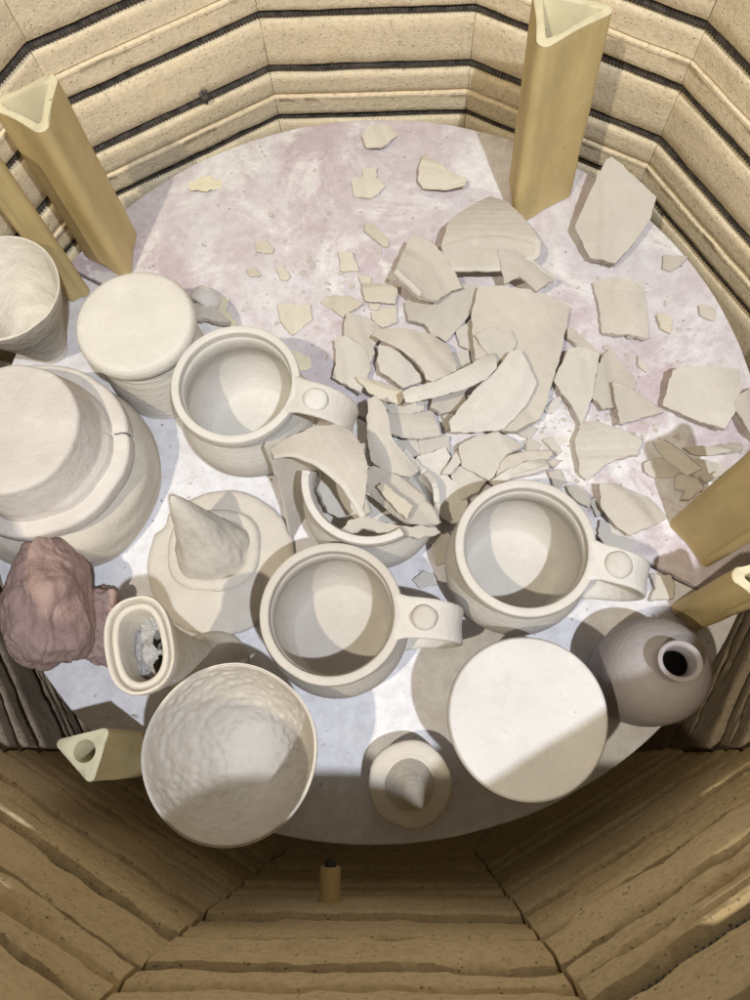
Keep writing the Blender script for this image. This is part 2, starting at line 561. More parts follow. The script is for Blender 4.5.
# ------------------------------------------------------------------ props
def rounded_tri(vs3, rc, n=6, bulge=0.0):
    """vs3: three 2D points CCW; rounded outline"""
    out = []
    for i in range(3):
        p, a, b = vs3[i], vs3[i-1], vs3[(i+1) % 3]
        da = (a-p).normalized(); db = (b-p).normalized()
        half = da.angle(db)/2
        cdist = rc/math.sin(half)
        c = p+(da+db).normalized()*cdist
        a0 = c-da.orthogonal()*0
        s = (p+da*(rc/math.tan(half)))-c; e = (p+db*(rc/math.tan(half)))-c
        t0 = atan2(s.y, s.x); t1 = atan2(e.y, e.x)
        d = (t1-t0+pi) % (2*pi)-pi
        for k in range(n+1):
            t = t0+d*k/n
            out.append(Vector((c.x+rc*cos(t), c.y+rc*sin(t))))
        # sides slightly hollow between the corners
        q0 = out[-1]
        nxt = vs3[(i+1) % 3]
        for k in range(1, 6):
            m = p.lerp(nxt, 0.18+0.64*k/6)
            inward = ((vs3[0]+vs3[1]+vs3[2])/3-m).normalized()
            out.append(m+inward*bulge*sin(pi*k/6))
    return out


def post(topv, ztop, label, base_shift=(0, 0), hole='tri', wall=0.0050, rc=0.006, zb=0.0, notch=True, wavy=0.0025, bulge=0.0012):
    T = [Vector((p.x, p.y)) for p in topv]
    area = (T[1]-T[0]).cross(T[2]-T[0]) if hasattr(T[0], 'cross') else 0
    if area < 0: T = [T[0], T[2], T[1]]
    c = (T[0]+T[1]+T[2])/3
    root = empty('kiln_post', (c.x+base_shift[0], c.y+base_shift[1], zb), label, 'kiln post', 'triangular kiln posts on and around the shelf')
    L = [t-c for t in T]
    outer = rounded_tri(L, rc, bulge=bulge)
    n = len(outer)
    if hole == 'tri':
        k = 1-wall*2.2/max(1e-4, sum(v.length for v in L)/3)
        inner = rounded_tri([v*k*0.93 for v in L], rc*0.3)
    else:
        inner = []
        for p in outer:
            a = atan2(p.y, p.x); inner.append(Vector((wall*cos(a), wall*sin(a))))
    H = ztop-zb
    S = Vector((-base_shift[0], -base_shift[1]))
    vs, fs = [], []
    lev = 40
    for k in range(lev+1):
        z = H*k/lev
        sh = S*(k/lev)
        for i, p in enumerate(outer):
            dz = 0
            if k == 0: dz = wavy*(0.5+0.5*noise.noise(Vector((p.x*90, p.y*90, zb+ztop))))
            g = 0.0005*noise.noise(Vector((p.x*80, p.y*80, z*30)))-0.0016*max(0, noise.noise(Vector((p.x*150, p.y*150, z*110)))-0.35)
            q = p*(1+g/0.02)+sh
            vs.append(Vector((q.x, q.y, z+dz)))
    for k in range(lev):
        for i in range(n):
            j = (i+1) % n
            fs.append((k*n+i, k*n+j, (k+1)*n+j, (k+1)*n+i))
    fs.append(tuple(reversed(range(n))))
    mesh('post_body', vs, fs, M['post'], root, sharp_angle=40)
    # cut top with its hole
    vs, fs = [], []
    rings = []
    def ring(pts, z, jit=0.0):
        r = []
        for p in pts:
            r.append(len(vs)); vs.append(Vector((p.x+S.x*z/H, p.y+S.y*z/H, z+jit*noise.noise(Vector((p.x*160, p.y*160, 2))))))
        rings.append(r)
    ring(outer, H)
    ring([p*0.965 for p in outer], H+0.0006, 0.0022)
    ring([p.lerp(q, 0.5) for p, q in zip(outer, inner)], H+0.0008, 0.0022)
    ring([p*1.06 for p in inner], H+0.0008, 0.0008)
    ring(inner, H-0.0004)
    ring(inner, H-0.04)
    for a, b in zip(rings, rings[1:]):
        for i in range(n):
            j = (i+1) % n
            fs.append((a[i], a[j], b[j], b[i]))
    fs.append(tuple(rings[-1]))
    mesh('cut_top', vs, fs, M['post_top'], root, sharp_angle=50)
    return root


ZP = 0.162
post([at(-18, 104, ZP), at(60, 69, ZP), at(47, 138, ZP)], ZP, 'tall tan hollow triangular post at upper left, its open top against the brick wall')
tr = [at(532, -14, ZP), at(624, 7, ZP), at(537, 53, ZP)]
ctr = (tr[0]+tr[1]+tr[2])/3
post(tr, ZP, 'tall tan hollow triangular post with a chipped rim, behind the sherds at top right', base_shift=(0.004, -0.014))


def post_from_base(bv, ztop, label, **kw):
    post(bv, ztop, label, **kw)


post([at(95, 294), at(67, 305), at(64, 264)], ZP, 'tan post mostly hidden behind the white swirled bowl at the left edge')
post([at(666, 522), at(713, 582), at(716, 494)], ZP, 'tall tan post at the right edge beside the stray sherds, bigger of its pair', bulge=0.002)
post([at(664, 606), at(700, 640), at(708, 590)], 0.108, 'short tan post with pale cut top beside the grey bottle at the right edge')
zb = 0.086
post([at(52, 741, zb), at(111, 726, zb), at(92, 787, zb)], zb, 'short triangular post with a round hole, beside the dimpled bowl', hole='round', wall=0.0062, rc=0.003, bulge=0)


# ------------------------------------------------------------------ thrown mugs
def mug_profile():
    out = [(0, 0.004), (0.030, 0.004), (0.0335, 0.0), (0.0365, 0.0), (0.0372, 0.0), (0.0378, 0.0025), (0.0375, 0.005), (0.0420, 0.011), (0.0465, 0.021), (0.0482, 0.032), (0.0475, 0.044), (0.0440, 0.056),
           (0.0412, 0.064), (0.0405, 0.070), (0.0410, 0.0725), (0.0410, 0.0725), (0.0438, 0.0735), (0.0446, 0.0755), (0.0446, 0.0800), (0.0440, 0.0826), (0.0420, 0.0832), (0.0395, 0.0830),
           (0.0386, 0.0815), (0.0384, 0.0770), (0.0376, 0.0755), (0.0376, 0.0755), (0.0368, 0.0720), (0.0374, 0.064), (0.0405, 0.053), (0.0425, 0.043), (0.0415, 0.031), (0.0375, 0.018), (0.0330, 0.0100), (0.0318, 0.0088), (0.0310, 0.0082), (0.018, 0.0078), (0, 0.0075)]
    return smooth_profile(out, 5)


def handle_mesh(wd=1.0, drop=0.0):
    ctl = [(0.0402, 0.0795), (0.0480, 0.0808), (0.0580, 0.0806-drop), (0.0670, 0.0775-drop), (0.0745, 0.0705-drop), (0.0785, 0.0600), (0.0780, 0.0490), (0.0715, 0.0370), (0.0620, 0.0285), (0.0520, 0.0240), (0.0465, 0.0235)]
    pr = smooth_profile(ctl, 5)
    path = [Vector((r, 0, z)) for r, z in pr]
    fr = []
    for k in range(len(path)):
        a = path[max(0, k-1)]; b = path[min(len(path)-1, k+1)]
        t = (b-a).normalized()
        v = Vector((0, 1, 0)); u = t.cross(v)*-1
        fr.append((v, u))
    def sec(k):
        f = k/(len(path)-1)
        w = 0.0128-0.0030*f if f > 0.08 else 0.0148-0.0020*f/0.08
        if f > 0.85: w += 0.003*(f-0.85)/0.15
        th = 0.0030
        s = []
        for i in range(20):
            a = 2*pi*i/20
            x = math.copysign(abs(cos(a))**0.55, cos(a))*w; y = math.copysign(abs(sin(a))**0.75, sin(a))*th
            s.append((x*wd, y-0.0024*(x/w)**2))
        return s
    return sweep(path, fr, sec)


MUGP = mug_profile()


def mug(px, py, hang, label, mat, seed, wd=1.0, drop=0.0, bs=1.0):
    c = at(px, py, 0.083)
    root = empty('mug', (c.x, c.y, 0), label, 'mug', 'thrown mugs with a thumb-button handle')
    root.rotation_euler = (0, 0, radians(hang))
    def wob(a, z, r):
        return (0.00035*noise.noise(Vector((cos(a)*1.2, sin(a)*1.2, z*25+seed)))+0.00010*sin(z*1500+2*sin(a))*(1 if 0.012 < z < 0.062 else 0), 0.0003*noise.noise(Vector((cos(a), sin(a), seed))))
    vs, fs = lathe(MUGP, 128, wob)
    mesh('mug_body', vs, fs, mat, root, sharp_angle=60)
    vs, fs = handle_mesh(wd, drop)
    h = mesh('handle', vs, fs, mat, root, sharp_angle=60)
    vs, fs = lathe([(r*bs, z) for r, z in smooth_profile([(0, -0.002), (0.0096, -0.002), (0.0090, -0.0004), (0.0084, 0.0006), (0.0080, 0.0020), (0.0070, 0.0033), (0.0052, 0.0040), (0.0025, 0.0041), (0, 0.0040)], 5)], 40,
                   lambda a, z, r: (0.0004*noise.noise(Vector((cos(a)*1.5, sin(a)*1.5, seed))), 0.0003*noise.noise(Vector((cos(a)*r*200, sin(a)*r*200, seed)))))
    b = mesh('thumb_rest', vs, fs, mat, h, loc=(0.0572, 0.0006*(seed-2), 0.0836-drop), sharp_angle=70)
    b.rotation_euler = (0, radians(9), 0)
    return root


mug(235, 382, -14, 'whole cream mug at the left of the heap, its button handle reaching into the sherds', M['mug2'], 1, 1.0, 0.0008, 1.02)
mug(331, 612, -4, 'whole mug in the middle front, handle pointing right toward its neighbour mug', M['mug3'], 2, 1.03, 0.0, 0.96)
mug(526, 546, -13, 'whole mug below the sherd heap, its handle pointing to the lower right posts', M['mug'], 3, 0.94, 0.0015, 1.06)


# ------------------------------------------------------------------ broken mug
def broken_mug():
    c = at(369, 478, 0.083)
    root = empty('broken_mug', (c.x, c.y, 0), 'broken mug with only the lower left arc of its rim left, full of sherds', 'mug')
    prof_o = [(r, z) for r, z in smooth_profile([(0.0365, 0.0), (0.0378, 0.0025), (0.0375, 0.005), (0.0420, 0.011), (0.0465, 0.021), (0.0482, 0.032), (0.0475, 0.044), (0.0440, 0.056), (0.0412, 0.064), (0.0408, 0.0720), (0.0440, 0.0745), (0.0446, 0.080), (0.0440, 0.0826)], 4)]
    prof_i = [(r, z) for r, z in smooth_profile([(0.0330, 0.0085), (0.0370, 0.0105), (0.0415, 0.018), (0.0440, 0.030), (0.0440, 0.042), (0.0420, 0.052), (0.0378, 0.064), (0.0372, 0.0745), (0.0386, 0.0815), (0.0395, 0.0828)], 4)]
    def rad(prof, z):
        for (r0, z0), (r1, z1) in zip(prof, prof[1:]):
            if z0 <= z <= z1 or z1 <= z <= z0:
                f = (z-z0)/((z1-z0) or 1); return r0+(r1-r0)*f
        return prof[-1][0] if z > prof[-1][1] else prof[0][0]
    N = 180
    def zcut(a):
        d = math.degrees(a) % 360
        if 172 < d < 300: z = 0.083
        elif d <= 172: z = 0.083-0.055*min(1, (172-d)/26)
        else: z = 0.083-0.030*min(1, (d-300)/14)
        if d > 314: z = 0.053-0.020*(d-314)/46
        if d < 60: z = 0.028+0.005*sin(d/9)
        j = 0.0016*noise.noise(Vector((d*0.22, 1.2, 0)))+0.0012*noise.noise(Vector((d*0.7, 4.2, 0)))
        return z if 175 < d < 298 else max(0.02, z+j)
    K = 26
    vs, fs = [], []
    for i in range(N):
        a = 2*pi*i/N
        zc = zcut(a)
        col = []
        for k in range(K+1):
            z = zc*k/K; col.append((rad(prof_o, z), z))
        rt = 0.5*(rad(prof_o, zc)+rad(prof_i, zc))
        col.append((rt, zc+0.0004))
        for k in range(K+1):
            z = zc-(zc-0.0085)*k/K; col.append((rad(prof_i, z), z))
        for r, z in col: vs.append((r*cos(a), r*sin(a), z))
    R = 2*K+3
    for i in range(N):
        j = (i+1) % N
        for k in range(R-1): fs.append((i*R+k, j*R+k, j*R+k+1, i*R+k+1))
    fs.append(tuple(i*R for i in range(N-1, -1, -1)))
    fs.append(tuple(i*R+R-1 for i in range(N)))
    mesh('mug_body', vs, fs, M['mug'], root, sharp_angle=50)


broken_mug()

# ------------------------------------------------------------------ upturned jar and white-topped pot
c = at(134.5, 321.5, 0.080)
jar = empty('upturned_jar', (c.x, c.y, 0), 'upside-down cream jar with a wide smooth flat base on top, behind the white stacked bowls', 'jar')
vs, fs = lathe(smooth_profile([(0, 0.004), (0.030, 0.003), (0.036, 0.0), (0.0395, 0.0), (0.0400, 0.002), (0.0405, 0.012), (0.0400, 0.030), (0.0385, 0.050), (0.0370, 0.062), (0.0375, 0.068)], 6),
               128, lambda a, z, r: (0.0004*sin(z*900+1.3*sin(a+1))+0.0003*noise.noise(Vector((cos(a), sin(a), z*30))), 0))
mesh('jar_body', vs, fs, M['jar'], jar, sharp_angle=60)
vs, fs = lathe(smooth_profile([(0.036, 0.066), (0.0400, 0.068), (0.0422, 0.0715), (0.0425, 0.0760), (0.0412, 0.0800), (0.0390, 0.0818), (0.034, 0.0824), (0.02, 0.0821), (0, 0.0822)], 6), 128,
               lambda a, z, r: (0.0004*sin(2*a+1)*min(1, r/0.03), 0.0003*sin(3*a)*min(1, r/0.03)))
mesh('flat_base', vs, fs, M['jar'], jar, sharp_angle=60)

c = at(528.3, 716.5, 0.100)
pot = empty('covered_pot', (c.x, c.y, 0), 'round pot with a broad flat white top, beside the grey bottle', 'pot')
vs, fs = lathe(smooth_profile([(0, 0.003), (0.026, 0.003), (0.029, 0.0), (0.032, 0.0), (0.033, 0.003), (0.038, 0.020), (0.0415, 0.045), (0.0425, 0.070), (0.0418, 0.088), (0.0405, 0.091)], 6), 128)
mesh('pot_body', vs, fs, M['disc'], pot, sharp_angle=60)
vs, fs = lathe(smooth_profile([(0.038, 0.0885), (0.0435, 0.0895), (0.0452, 0.0925), (0.0453, 0.0965), (0.0445, 0.0992), (0.0425, 0.1004), (0.034, 0.1000), (0.022, 0.0988), (0.010, 0.0982), (0, 0.0981)], 6), 144,
               lambda a, z, r: (0.0002*sin(3*a), 0.0003*noise.noise(Vector((cos(a)*r*80, sin(a)*r*80, 1)))))
mesh('flat_lid', vs, fs, M['disc'], pot, sharp_angle=60)

# ------------------------------------------------------------------ grey bottle
c = at(631, 678, 0)
bot = empty('bottle', (c.x, c.y, 0), 'squat grey-brown bottle with a narrow dark neck, at the right edge of the shelf', 'bottle')
vs, fs = lathe(smooth_profile([(0, 0.003), (0.024, 0.003), (0.027, 0.0), (0.030, 0.001), (0.0315, 0.008), (0.0335, 0.024), (0.0342, 0.042), (0.0330, 0.058), (0.0282, 0.071), (0.0210, 0.0795), (0.0135, 0.0840), (0.0108, 0.0870), (0.0104, 0.0930), (0.0112, 0.0985),
                               (0.0122, 0.1010), (0.0120, 0.1020), (0.0108, 0.1022), (0.0094, 0.1015), (0.0086, 0.0980), (0.0082, 0.088), (0.012, 0.081), (0.024, 0.070), (0.031, 0.050), (0.030, 0.015), (0, 0.008)], 6), 128,
               lambda a, z, r: (0.00008*sin(z*1300+a)+0.0005*sin(2*a+z*20), 0))
mesh('bottle_body', vs, fs, M['bottle'], bot, sharp_angle=70)

# ------------------------------------------------------------------ small cone-topped pot
c = at(410, 784, 0.030)
cp = empty('cone_lid_pot', (c.x, c.y, 0), 'tiny round pot topped by a leaning pointed cone, at the front edge of the shelf', 'pot')
vs, fs = lathe(smooth_profile([(0, 0.0), (0.0185, 0.0), (0.019, 0.001), (0.0200, 0.012), (0.0225, 0.022), (0.0240, 0.025)], 5), 64)
mesh('pot_body', vs, fs, M['hat'], cp)
vs, fs = lathe(smooth_profile([(0.020, 0.0242), (0.0262, 0.0255), (0.0270, 0.0275), (0.0262, 0.0300), (0.0235, 0.0312), (0.0180, 0.0318), (0.015, 0.0322), (0, 0.0324)], 5), 72,
               lambda a, z, r: (0.0006*noise.noise(Vector((cos(a)*2, sin(a)*2, 5)))+0.0004*cos(5*a), 0))
mesh('brim', vs, fs, M['hat'], cp)
vs, fs = [], []
NR, NSg = 22, 48
for k in range(NR+1):
    f = k/NR
    r = 0.0150*(1-f)**0.85+0.0014*sqrt(max(0, 1-f)) if k < NR else 0.0002
    r *= 1-0.18*sin(pi*f)
    cx = 0.0065*f*f; cy = -0.0005-0.0115*f*f; z = 0.031+0.040*f
    for i in range(NSg):
        a = 2*pi*i/NSg
        rr = r*(1+0.05*noise.noise(Vector((cos(a)*1.5, sin(a)*1.5, f*3))))
        vs.append((cx+rr*cos(a), cy+rr*sin(a), z))
for k in range(NR):
    for i in range(NSg):
        j = (i+1) % NSg
        fs.append((k*NSg+i, k*NSg+j, (k+1)*NSg+j, (k+1)*NSg+i))
fs.append(tuple(range(NR*NSg, (NR+1)*NSg)))
mesh('cone', vs, fs, M['hat'], cp)

# ------------------------------------------------------------------ pointed hat
c = at(220, 560, 0.006)
hat = empty('clay_hat', (c.x, c.y, 0), 'small clay witch hat with a flat brim and a bent pointed crown', 'clay hat')


def brim_w(a, z, r):
    if r < 0.03: return (0, 0)
    d = math.degrees(a) % 360
    e = 0.0016*noise.noise(Vector((cos(a)*1.8, sin(a)*1.8, 3)))+0.0006*noise.noise(Vector((cos(a)*7, sin(a)*7, 3)))
    if 140 < d < 158: e -= 0.004*sin(pi*(d-140)/18)
    return (e, 0.0010*noise.noise(Vector((cos(a)*r*40, sin(a)*r*40, 9))))


vs, fs = lathe([(0, 0.0015), (0.03, 0.0012), (0.048, 0.0008), (0.0535, 0.0010), (0.0545, 0.0022), (0.0543, 0.0042), (0.0530, 0.0056), (0.050, 0.0062), (0.044, 0.0064), (0.038, 0.0066), (0.03, 0.0068), (0, 0.0068)], 160, brim_w)
mesh('brim', vs, fs, M['hat'], hat, sharp_angle=60)
bc = at(213, 549, 0.012)-Vector((c.x, c.y, 0))
EX, EY, SQ = 0.0290, 0.0262, 2.6
vs, fs = [], []
NB, NT = 120, 14
for i in range(NB):
    a = 2*pi*i/NB
    ca, sa_ = cos(a), sin(a)
    rr = (abs(ca)**SQ+abs(sa_)**SQ)**(-1/SQ)
    w = 0.0046+0.0008*noise.noise(Vector((ca*2, sa_*2, 7)))
    for k in range(NT):
        t = 2*pi*k/NT
        er = cos(t)*w; ez = sin(t)*w*0.72
        vs.append((bc.x+(EX+er)*rr*ca, bc.y+(EY+er)*rr*sa_, 0.0098+ez))
for i in range(NB):
    j = (i+1) % NB
    for k in range(NT):
        l = (k+1) % NT
        fs.append((i*NT+k, j*NT+k, j*NT+l, i*NT+l))
mesh('hat_band', vs, fs, M['hat'], hat)
tipw = at(172, 497, 0.088)-Vector((c.x, c.y, 0))
vs, fs = [], []
NR, NSg = 40, 96
for k in range(NR+1):
    f = k/NR
    s = (1-f)**0.90
    ex = 0.0258*s*(1-0.10*sin(pi*f))+0.0019; ey = 0.0226*s*(1-0.10*sin(pi*f))+0.0019
    if k == NR: ex *= 0.45; ey *= 0.45
    fx = f**1.45
    cx = bc.x+(tipw.x-bc.x)*fx; cy = bc.y+(tipw.y-bc.y)*fx
    z = 0.007+0.081*(f**0.92)
    for i in range(NSg):
        a = 2*pi*i/NSg
        ca, sa_ = cos(a), sin(a)
        rr = (abs(ca)**2.4+abs(sa_)**2.4)**(-1/2.4)
        g = 1+0.11*noise.noise(Vector((ca*1.6, sa_*1.6, f*3.6+2)))+0.05*noise.noise(Vector((ca*3.5, sa_*3.5, f*9)))+0.02*noise.noise(Vector((ca*9, sa_*9, f*22)))
        # a crease running down the near side
        g -= 0.13*math.exp(-((a-5.2+0.5*f)/0.22)**2)*(1-f)
        vs.append((cx+ex*rr*ca*g, cy+ey*rr*sa_*g, z))
for k in range(NR):
    for i in range(NSg):
        j = (i+1) % NSg
        fs.append((k*NSg+i, k*NSg+j, (k+1)*NSg+j, (k+1)*NSg+i))
fs.append(tuple(range(NR*NSg, (NR+1)*NSg)))
mesh('hat_crown', vs, fs, M['hat'], hat)

# ------------------------------------------------------------------ two stacked bowls at the left
c = at(55, 470, 0.035)
low = empty('lower_bowl', (c.x, c.y, 0), 'wide pale bowl underneath the upturned white dish, at the left edge', 'bowl')
vs, fs = lathe(smooth_profile([(0, 0.003), (0.034, 0.002), (0.058, 0.0), (0.0655, 0.0), (0.0700, 0.006), (0.0715, 0.018), (0.0710, 0.030), (0.0680, 0.042), (0.0610, 0.051), (0.050, 0.0565), (0.044, 0.0580), (0.042, 0.0578), (0.040, 0.052), (0, 0.050)], 6), 144,
               lambda a, z, r: (0.0022*noise.noise(Vector((cos(a)*1.7, sin(a)*1.7, z*22)))*min(1, r/0.04)+0.0012*noise.noise(Vector((cos(a)*3+z*60, sin(a)*3, z*60))), 0))
mesh('bowl_body', vs, fs, M['oval'], low, sharp_angle=60)
c = at(32, 447, 0.071)
up = empty('upturned_dish', (c.x, c.y, 0.0585), 'upside-down chalky white flanged dish with a cracked rim, stacked on the lower bowl', 'dish')


def upw(a, z, r):
    d = math.degrees(a) % 360
    e = 0.0010*noise.noise(Vector((cos(a)*2.1, sin(a)*2.1, 4)))
    if z < 0.02 and r > 0.052:
        e -= 0.0016*math.exp(-((d-8)/1.2)**2)
        e += 0.0020*cos(2*a+0.5)+0.0011*abs(cos(4.5*a+0.7))
    return (e, 0.0005*noise.noise(Vector((cos(a)*r*45, sin(a)*r*45, 4))))


vs, fs = lathe(smooth_profile([(0.0475, 0.0), (0.0625, 0.0), (0.0642, 0.0008), (0.0652, 0.0030), (0.0650, 0.0100), (0.0640, 0.0122), (0.0622, 0.0130), (0.0590, 0.0132), (0.0555, 0.0130), (0.0545, 0.0131), (0.0545, 0.0131), (0.0515, 0.0220), (0.0488, 0.0320), (0.0464, 0.0410), (0.0456, 0.0445), (0.0442, 0.0463), (0.0410, 0.0468), (0.030, 0.0470), (0, 0.0466)], 6), 176, upw)
ub = mesh('dish_body', vs, fs, M['stack'], up, sharp_angle=60)
vs, fs = [], []
NB = 14
for i in range(NB+1):
    f = i/NB
    r = 0.0572+0.0093*f
    a = radians(8+2.0*noise.noise(Vector((f*3, 2, 2))))
    z = 0.0138 if f < 0.75 else 0.0138-0.005*((f-0.75)/0.25)**1.5
    wv = 0.00035
    for s in (-1, 1):
        vs.append((r*cos(a)-s*wv*sin(a), r*sin(a)+s*wv*cos(a), z+0.0001))
    for s in (1, -1):
        vs.append((r*cos(a)-s*wv*sin(a), r*sin(a)+s*wv*cos(a), z-0.002))
for i in range(NB):
    for k in range(4):
        l = (k+1) % 4
        fs.append((i*4+k, i*4+l, (i+1)*4+l, (i+1)*4+k))
mesh('crack', vs, fs, M['inside'], ub, smooth=False)

# ------------------------------------------------------------------ open bowls
def open_bowl(name, px, py, zr, R, foot, label, mat, seed, dimple, segs=220, tilt=(0, 0), thick=0.003, w1=0.80, w2=0.95):
    c = at(px, py, zr)
    root = empty(name, (c.x, c.y, 0), label, 'bowl')
    ctl = [(0, 0.003), (foot*0.8, 0.002), (foot, 0.0), (foot*1.12, 0.002), (foot*1.15, 0.006), (foot*1.5, 0.017), (R*w1, zr*0.45), (R*w2, zr*0.78), (R*0.995, zr*0.985), (R*0.985, zr), (R*0.955, zr*0.99), (R*(w2-0.05), zr*0.78), (R*(w1-0.06), zr*0.47), (foot*1.2, 0.021), (foot*0.6, 0.0125), (0, 0.0105)]
    prof = smooth_profile(ctl, 12)
    n_in = int(len(prof)*0.66)
    top_i = max(range(len(prof)), key=lambda i: prof[i][1])
    vs, fs, rows = [], [], []
    for k, (r, z) in enumerate(prof):
        if r < 1e-6:
            rows.append([len(vs)]); vs.append((0, 0, z)); continue
        row = []
        for i in range(segs):
            a = 2*pi*i/segs
            e = R*0.022*noise.noise(Vector((cos(a)*1.3, sin(a)*1.3, seed)))*(z/zr)
            dz = 0
            x, y = (r+e)*cos(a), (r+e)*sin(a)
            if k > top_i:
                if dimple:
                    dd = noise.voronoi(Vector((x*150, y*150, z*150+seed)))[0]
                    g = (0.6-min(0.6, dd[0]))*0.0028*min(1, max(0, (r-R*0.25)/(R*0.2)))*min(1, max(0, (zr-z)/(zr*0.10)))
                    x *= 1-g/max(r, 0.01); y *= 1-g/max(r, 0.01); dz += g*0.5
                else:
                    s = 0.0009*sin(r*700+a*1.0+3*noise.noise(Vector((x*60, y*60, 0))))
                    dz += s
            dz += 0.0015*sin(a*2+seed)*(z/zr)**2+0.0005*noise.noise(Vector((cos(a)*5, sin(a)*5, seed)))*(z/zr)
            row.append(len(vs)); vs.append((x, y, z+dz+(tilt[0]*x+tilt[1]*y)*(z/zr)))
        rows.append(row)
    for a, b in zip(rows, rows[1:]):
        for i in range(segs):
            j = (i+1) % segs
            if len(a) == 1: fs.append((a[0], b[j], b[i]))
            elif len(b) == 1: fs.append((a[i], a[j], b[0]))
            else: fs.append((a[i], a[j], b[j], b[i]))
    mesh('bowl_body', vs, fs, mat, root, sharp_angle=0)
    return root


open_bowl('bowl', 230, 752.5, 0.100, 0.0495, 0.020, 'deep cream bowl with a dimpled inside, overhanging the front edge of the shelf', M['bowl'], 2.3, True)
open_bowl('bowl', -1, 289, 0.088, 0.0430, 0.012, 'white swirled bowl cut off by the left edge of the picture, below two posts', M['swirl'], 5.1, False, w1=0.60, w2=0.86)

# ------------------------------------------------------------------ tall oval-mouthed vase
zt = 0.148
ct = at(140.5, 646, zt)
ov = empty('oval_vase', (ct.x, ct.y, 0), 'tall hand-built vase with an oval double-rimmed mouth and torn pale film inside', 'vase')
ax = at(134, 598, zt)-at(148, 694, zt)
oa = atan2(ax.y, ax.x)
LA = ax.length/2+0.0005; LB = 0.0175


def oval_ring(vs, ra, rb, cx, cy, z, n, seed, amp=0.0006):
    row = []
    for i in range(n):
        a = 2*pi*i/n
        ex = 2.5
        rr = (abs(cos(a))**ex+abs(sin(a))**ex)**(-1/ex)
        g = amp*noise.noise(Vector((cos(a)*1.5, sin(a)*1.5, z*18+seed)))
        x, y = (ra+g)*rr*cos(a), (rb+g)*rr*sin(a)
        row.append(len(vs)); vs.append((cx+x*cos(oa)-y*sin(oa), cy+x*sin(oa)+y*cos(oa), z))
    return row


vs, fs = [], []
rows = []
N = 96
sec = [(0.028, 0.027, 0.0), (0.0285, 0.0275, 0.002), (0.0280, 0.0270, 0.006), (0.0245, 0.0225, 0.010), (0.0185, 0.0160, 0.020), (0.0165, 0.0140, 0.040), (0.0170, 0.0138, 0.070), (0.0185, 0.0135, 0.095), (0.0215, 0.0140, 0.115), (0.0255, 0.0162, 0.130), (0.0275, 0.0178, 0.140),
       (0.0282, 0.0182, 0.1465), (0.0277, 0.0178, 0.1482), (0.0262, 0.0163, 0.1482), (0.0256, 0.0156, 0.1465), (0.0250, 0.0150, 0.1435), (0.0246, 0.0146, 0.1435), (0.0241, 0.0142, 0.1460), (0.0234, 0.0135, 0.1468), (0.0214, 0.0117, 0.1466), (0.0206, 0.0110, 0.1450), (0.0202, 0.0107, 0.135), (0.016, 0.009, 0.115), (0.014, 0.009, 0.08), (0.012, 0.008, 0.02)]
for ra, rb, z in sec:
    s = 1.0*(LA/0.0282)
    rows.append(oval_ring(vs, ra*s if z > 0.05 else ra, rb, 0.004*max(0, 1-z/0.09)-0.001, 0.001, z, N, 3.3, 0.0011 if 0.01 < z < 0.142 else 0.0005))
for a, b in zip(rows, rows[1:]):
    for i in range(N):
        j = (i+1) % N
        fs.append((a[i], a[j], b[j], b[i]))
fs.append(tuple(reversed(rows[0]))); fs.append(tuple(rows[-1]))
vb = mesh('vase_body', vs, fs, M['oval'], ov, sharp_angle=70)
# torn film inside
film, nt, b = new_mat('torn_film')
b.inputs['Base Color'].default_value = (0.42, 0.41, 0.40, 1); b.inputs['Roughness'].default_value = 0.18
co = nt.nodes.new('ShaderNodeTexCoord').outputs['Object']
bump(nt, [(noise_n(nt, co, 230, 5, 0.7, 1.0), 0.8, 0.003)], b)
vs, fs = [], []
G = 34
idx = {}
for i in range(G+1):
    for j in range(G+1):
        u, v = -1+2*i/G, -1+2*j/G
        x, y = u*0.0198, v*0.0104
        h1 = (x-0.005)**2/0.0046**2+(y+0.0045)**2/0.0030**2; h2 = (x+0.0095)**2/0.0056**2+(y+0.0035)**2/0.0038**2
        w = noise.noise(Vector((u*3, v*3, 1)))*0.5
        if h1+w < 1 or h2+w < 1: continue
        z = 0.127+0.0045*noise.fractal(Vector((u*3, v*3, 0)), 1, 2, 4)-0.004*v
        idx[(i, j)] = len(vs); vs.append((x*cos(oa)-y*sin(oa), x*sin(oa)+y*cos(oa), z))
for i in range(G):
    for j in range(G):
        q = [(i, j), (i+1, j), (i+1, j+1), (i, j+1)]
        if all(k in idx for k in q): fs.append(tuple(idx[k] for k in q))
fm = mesh('torn_film', vs, fs, film, vb, sharp_angle=0)
sd = fm.modifiers.new('thickness', 'SOLIDIFY'); sd.thickness = 0.0004


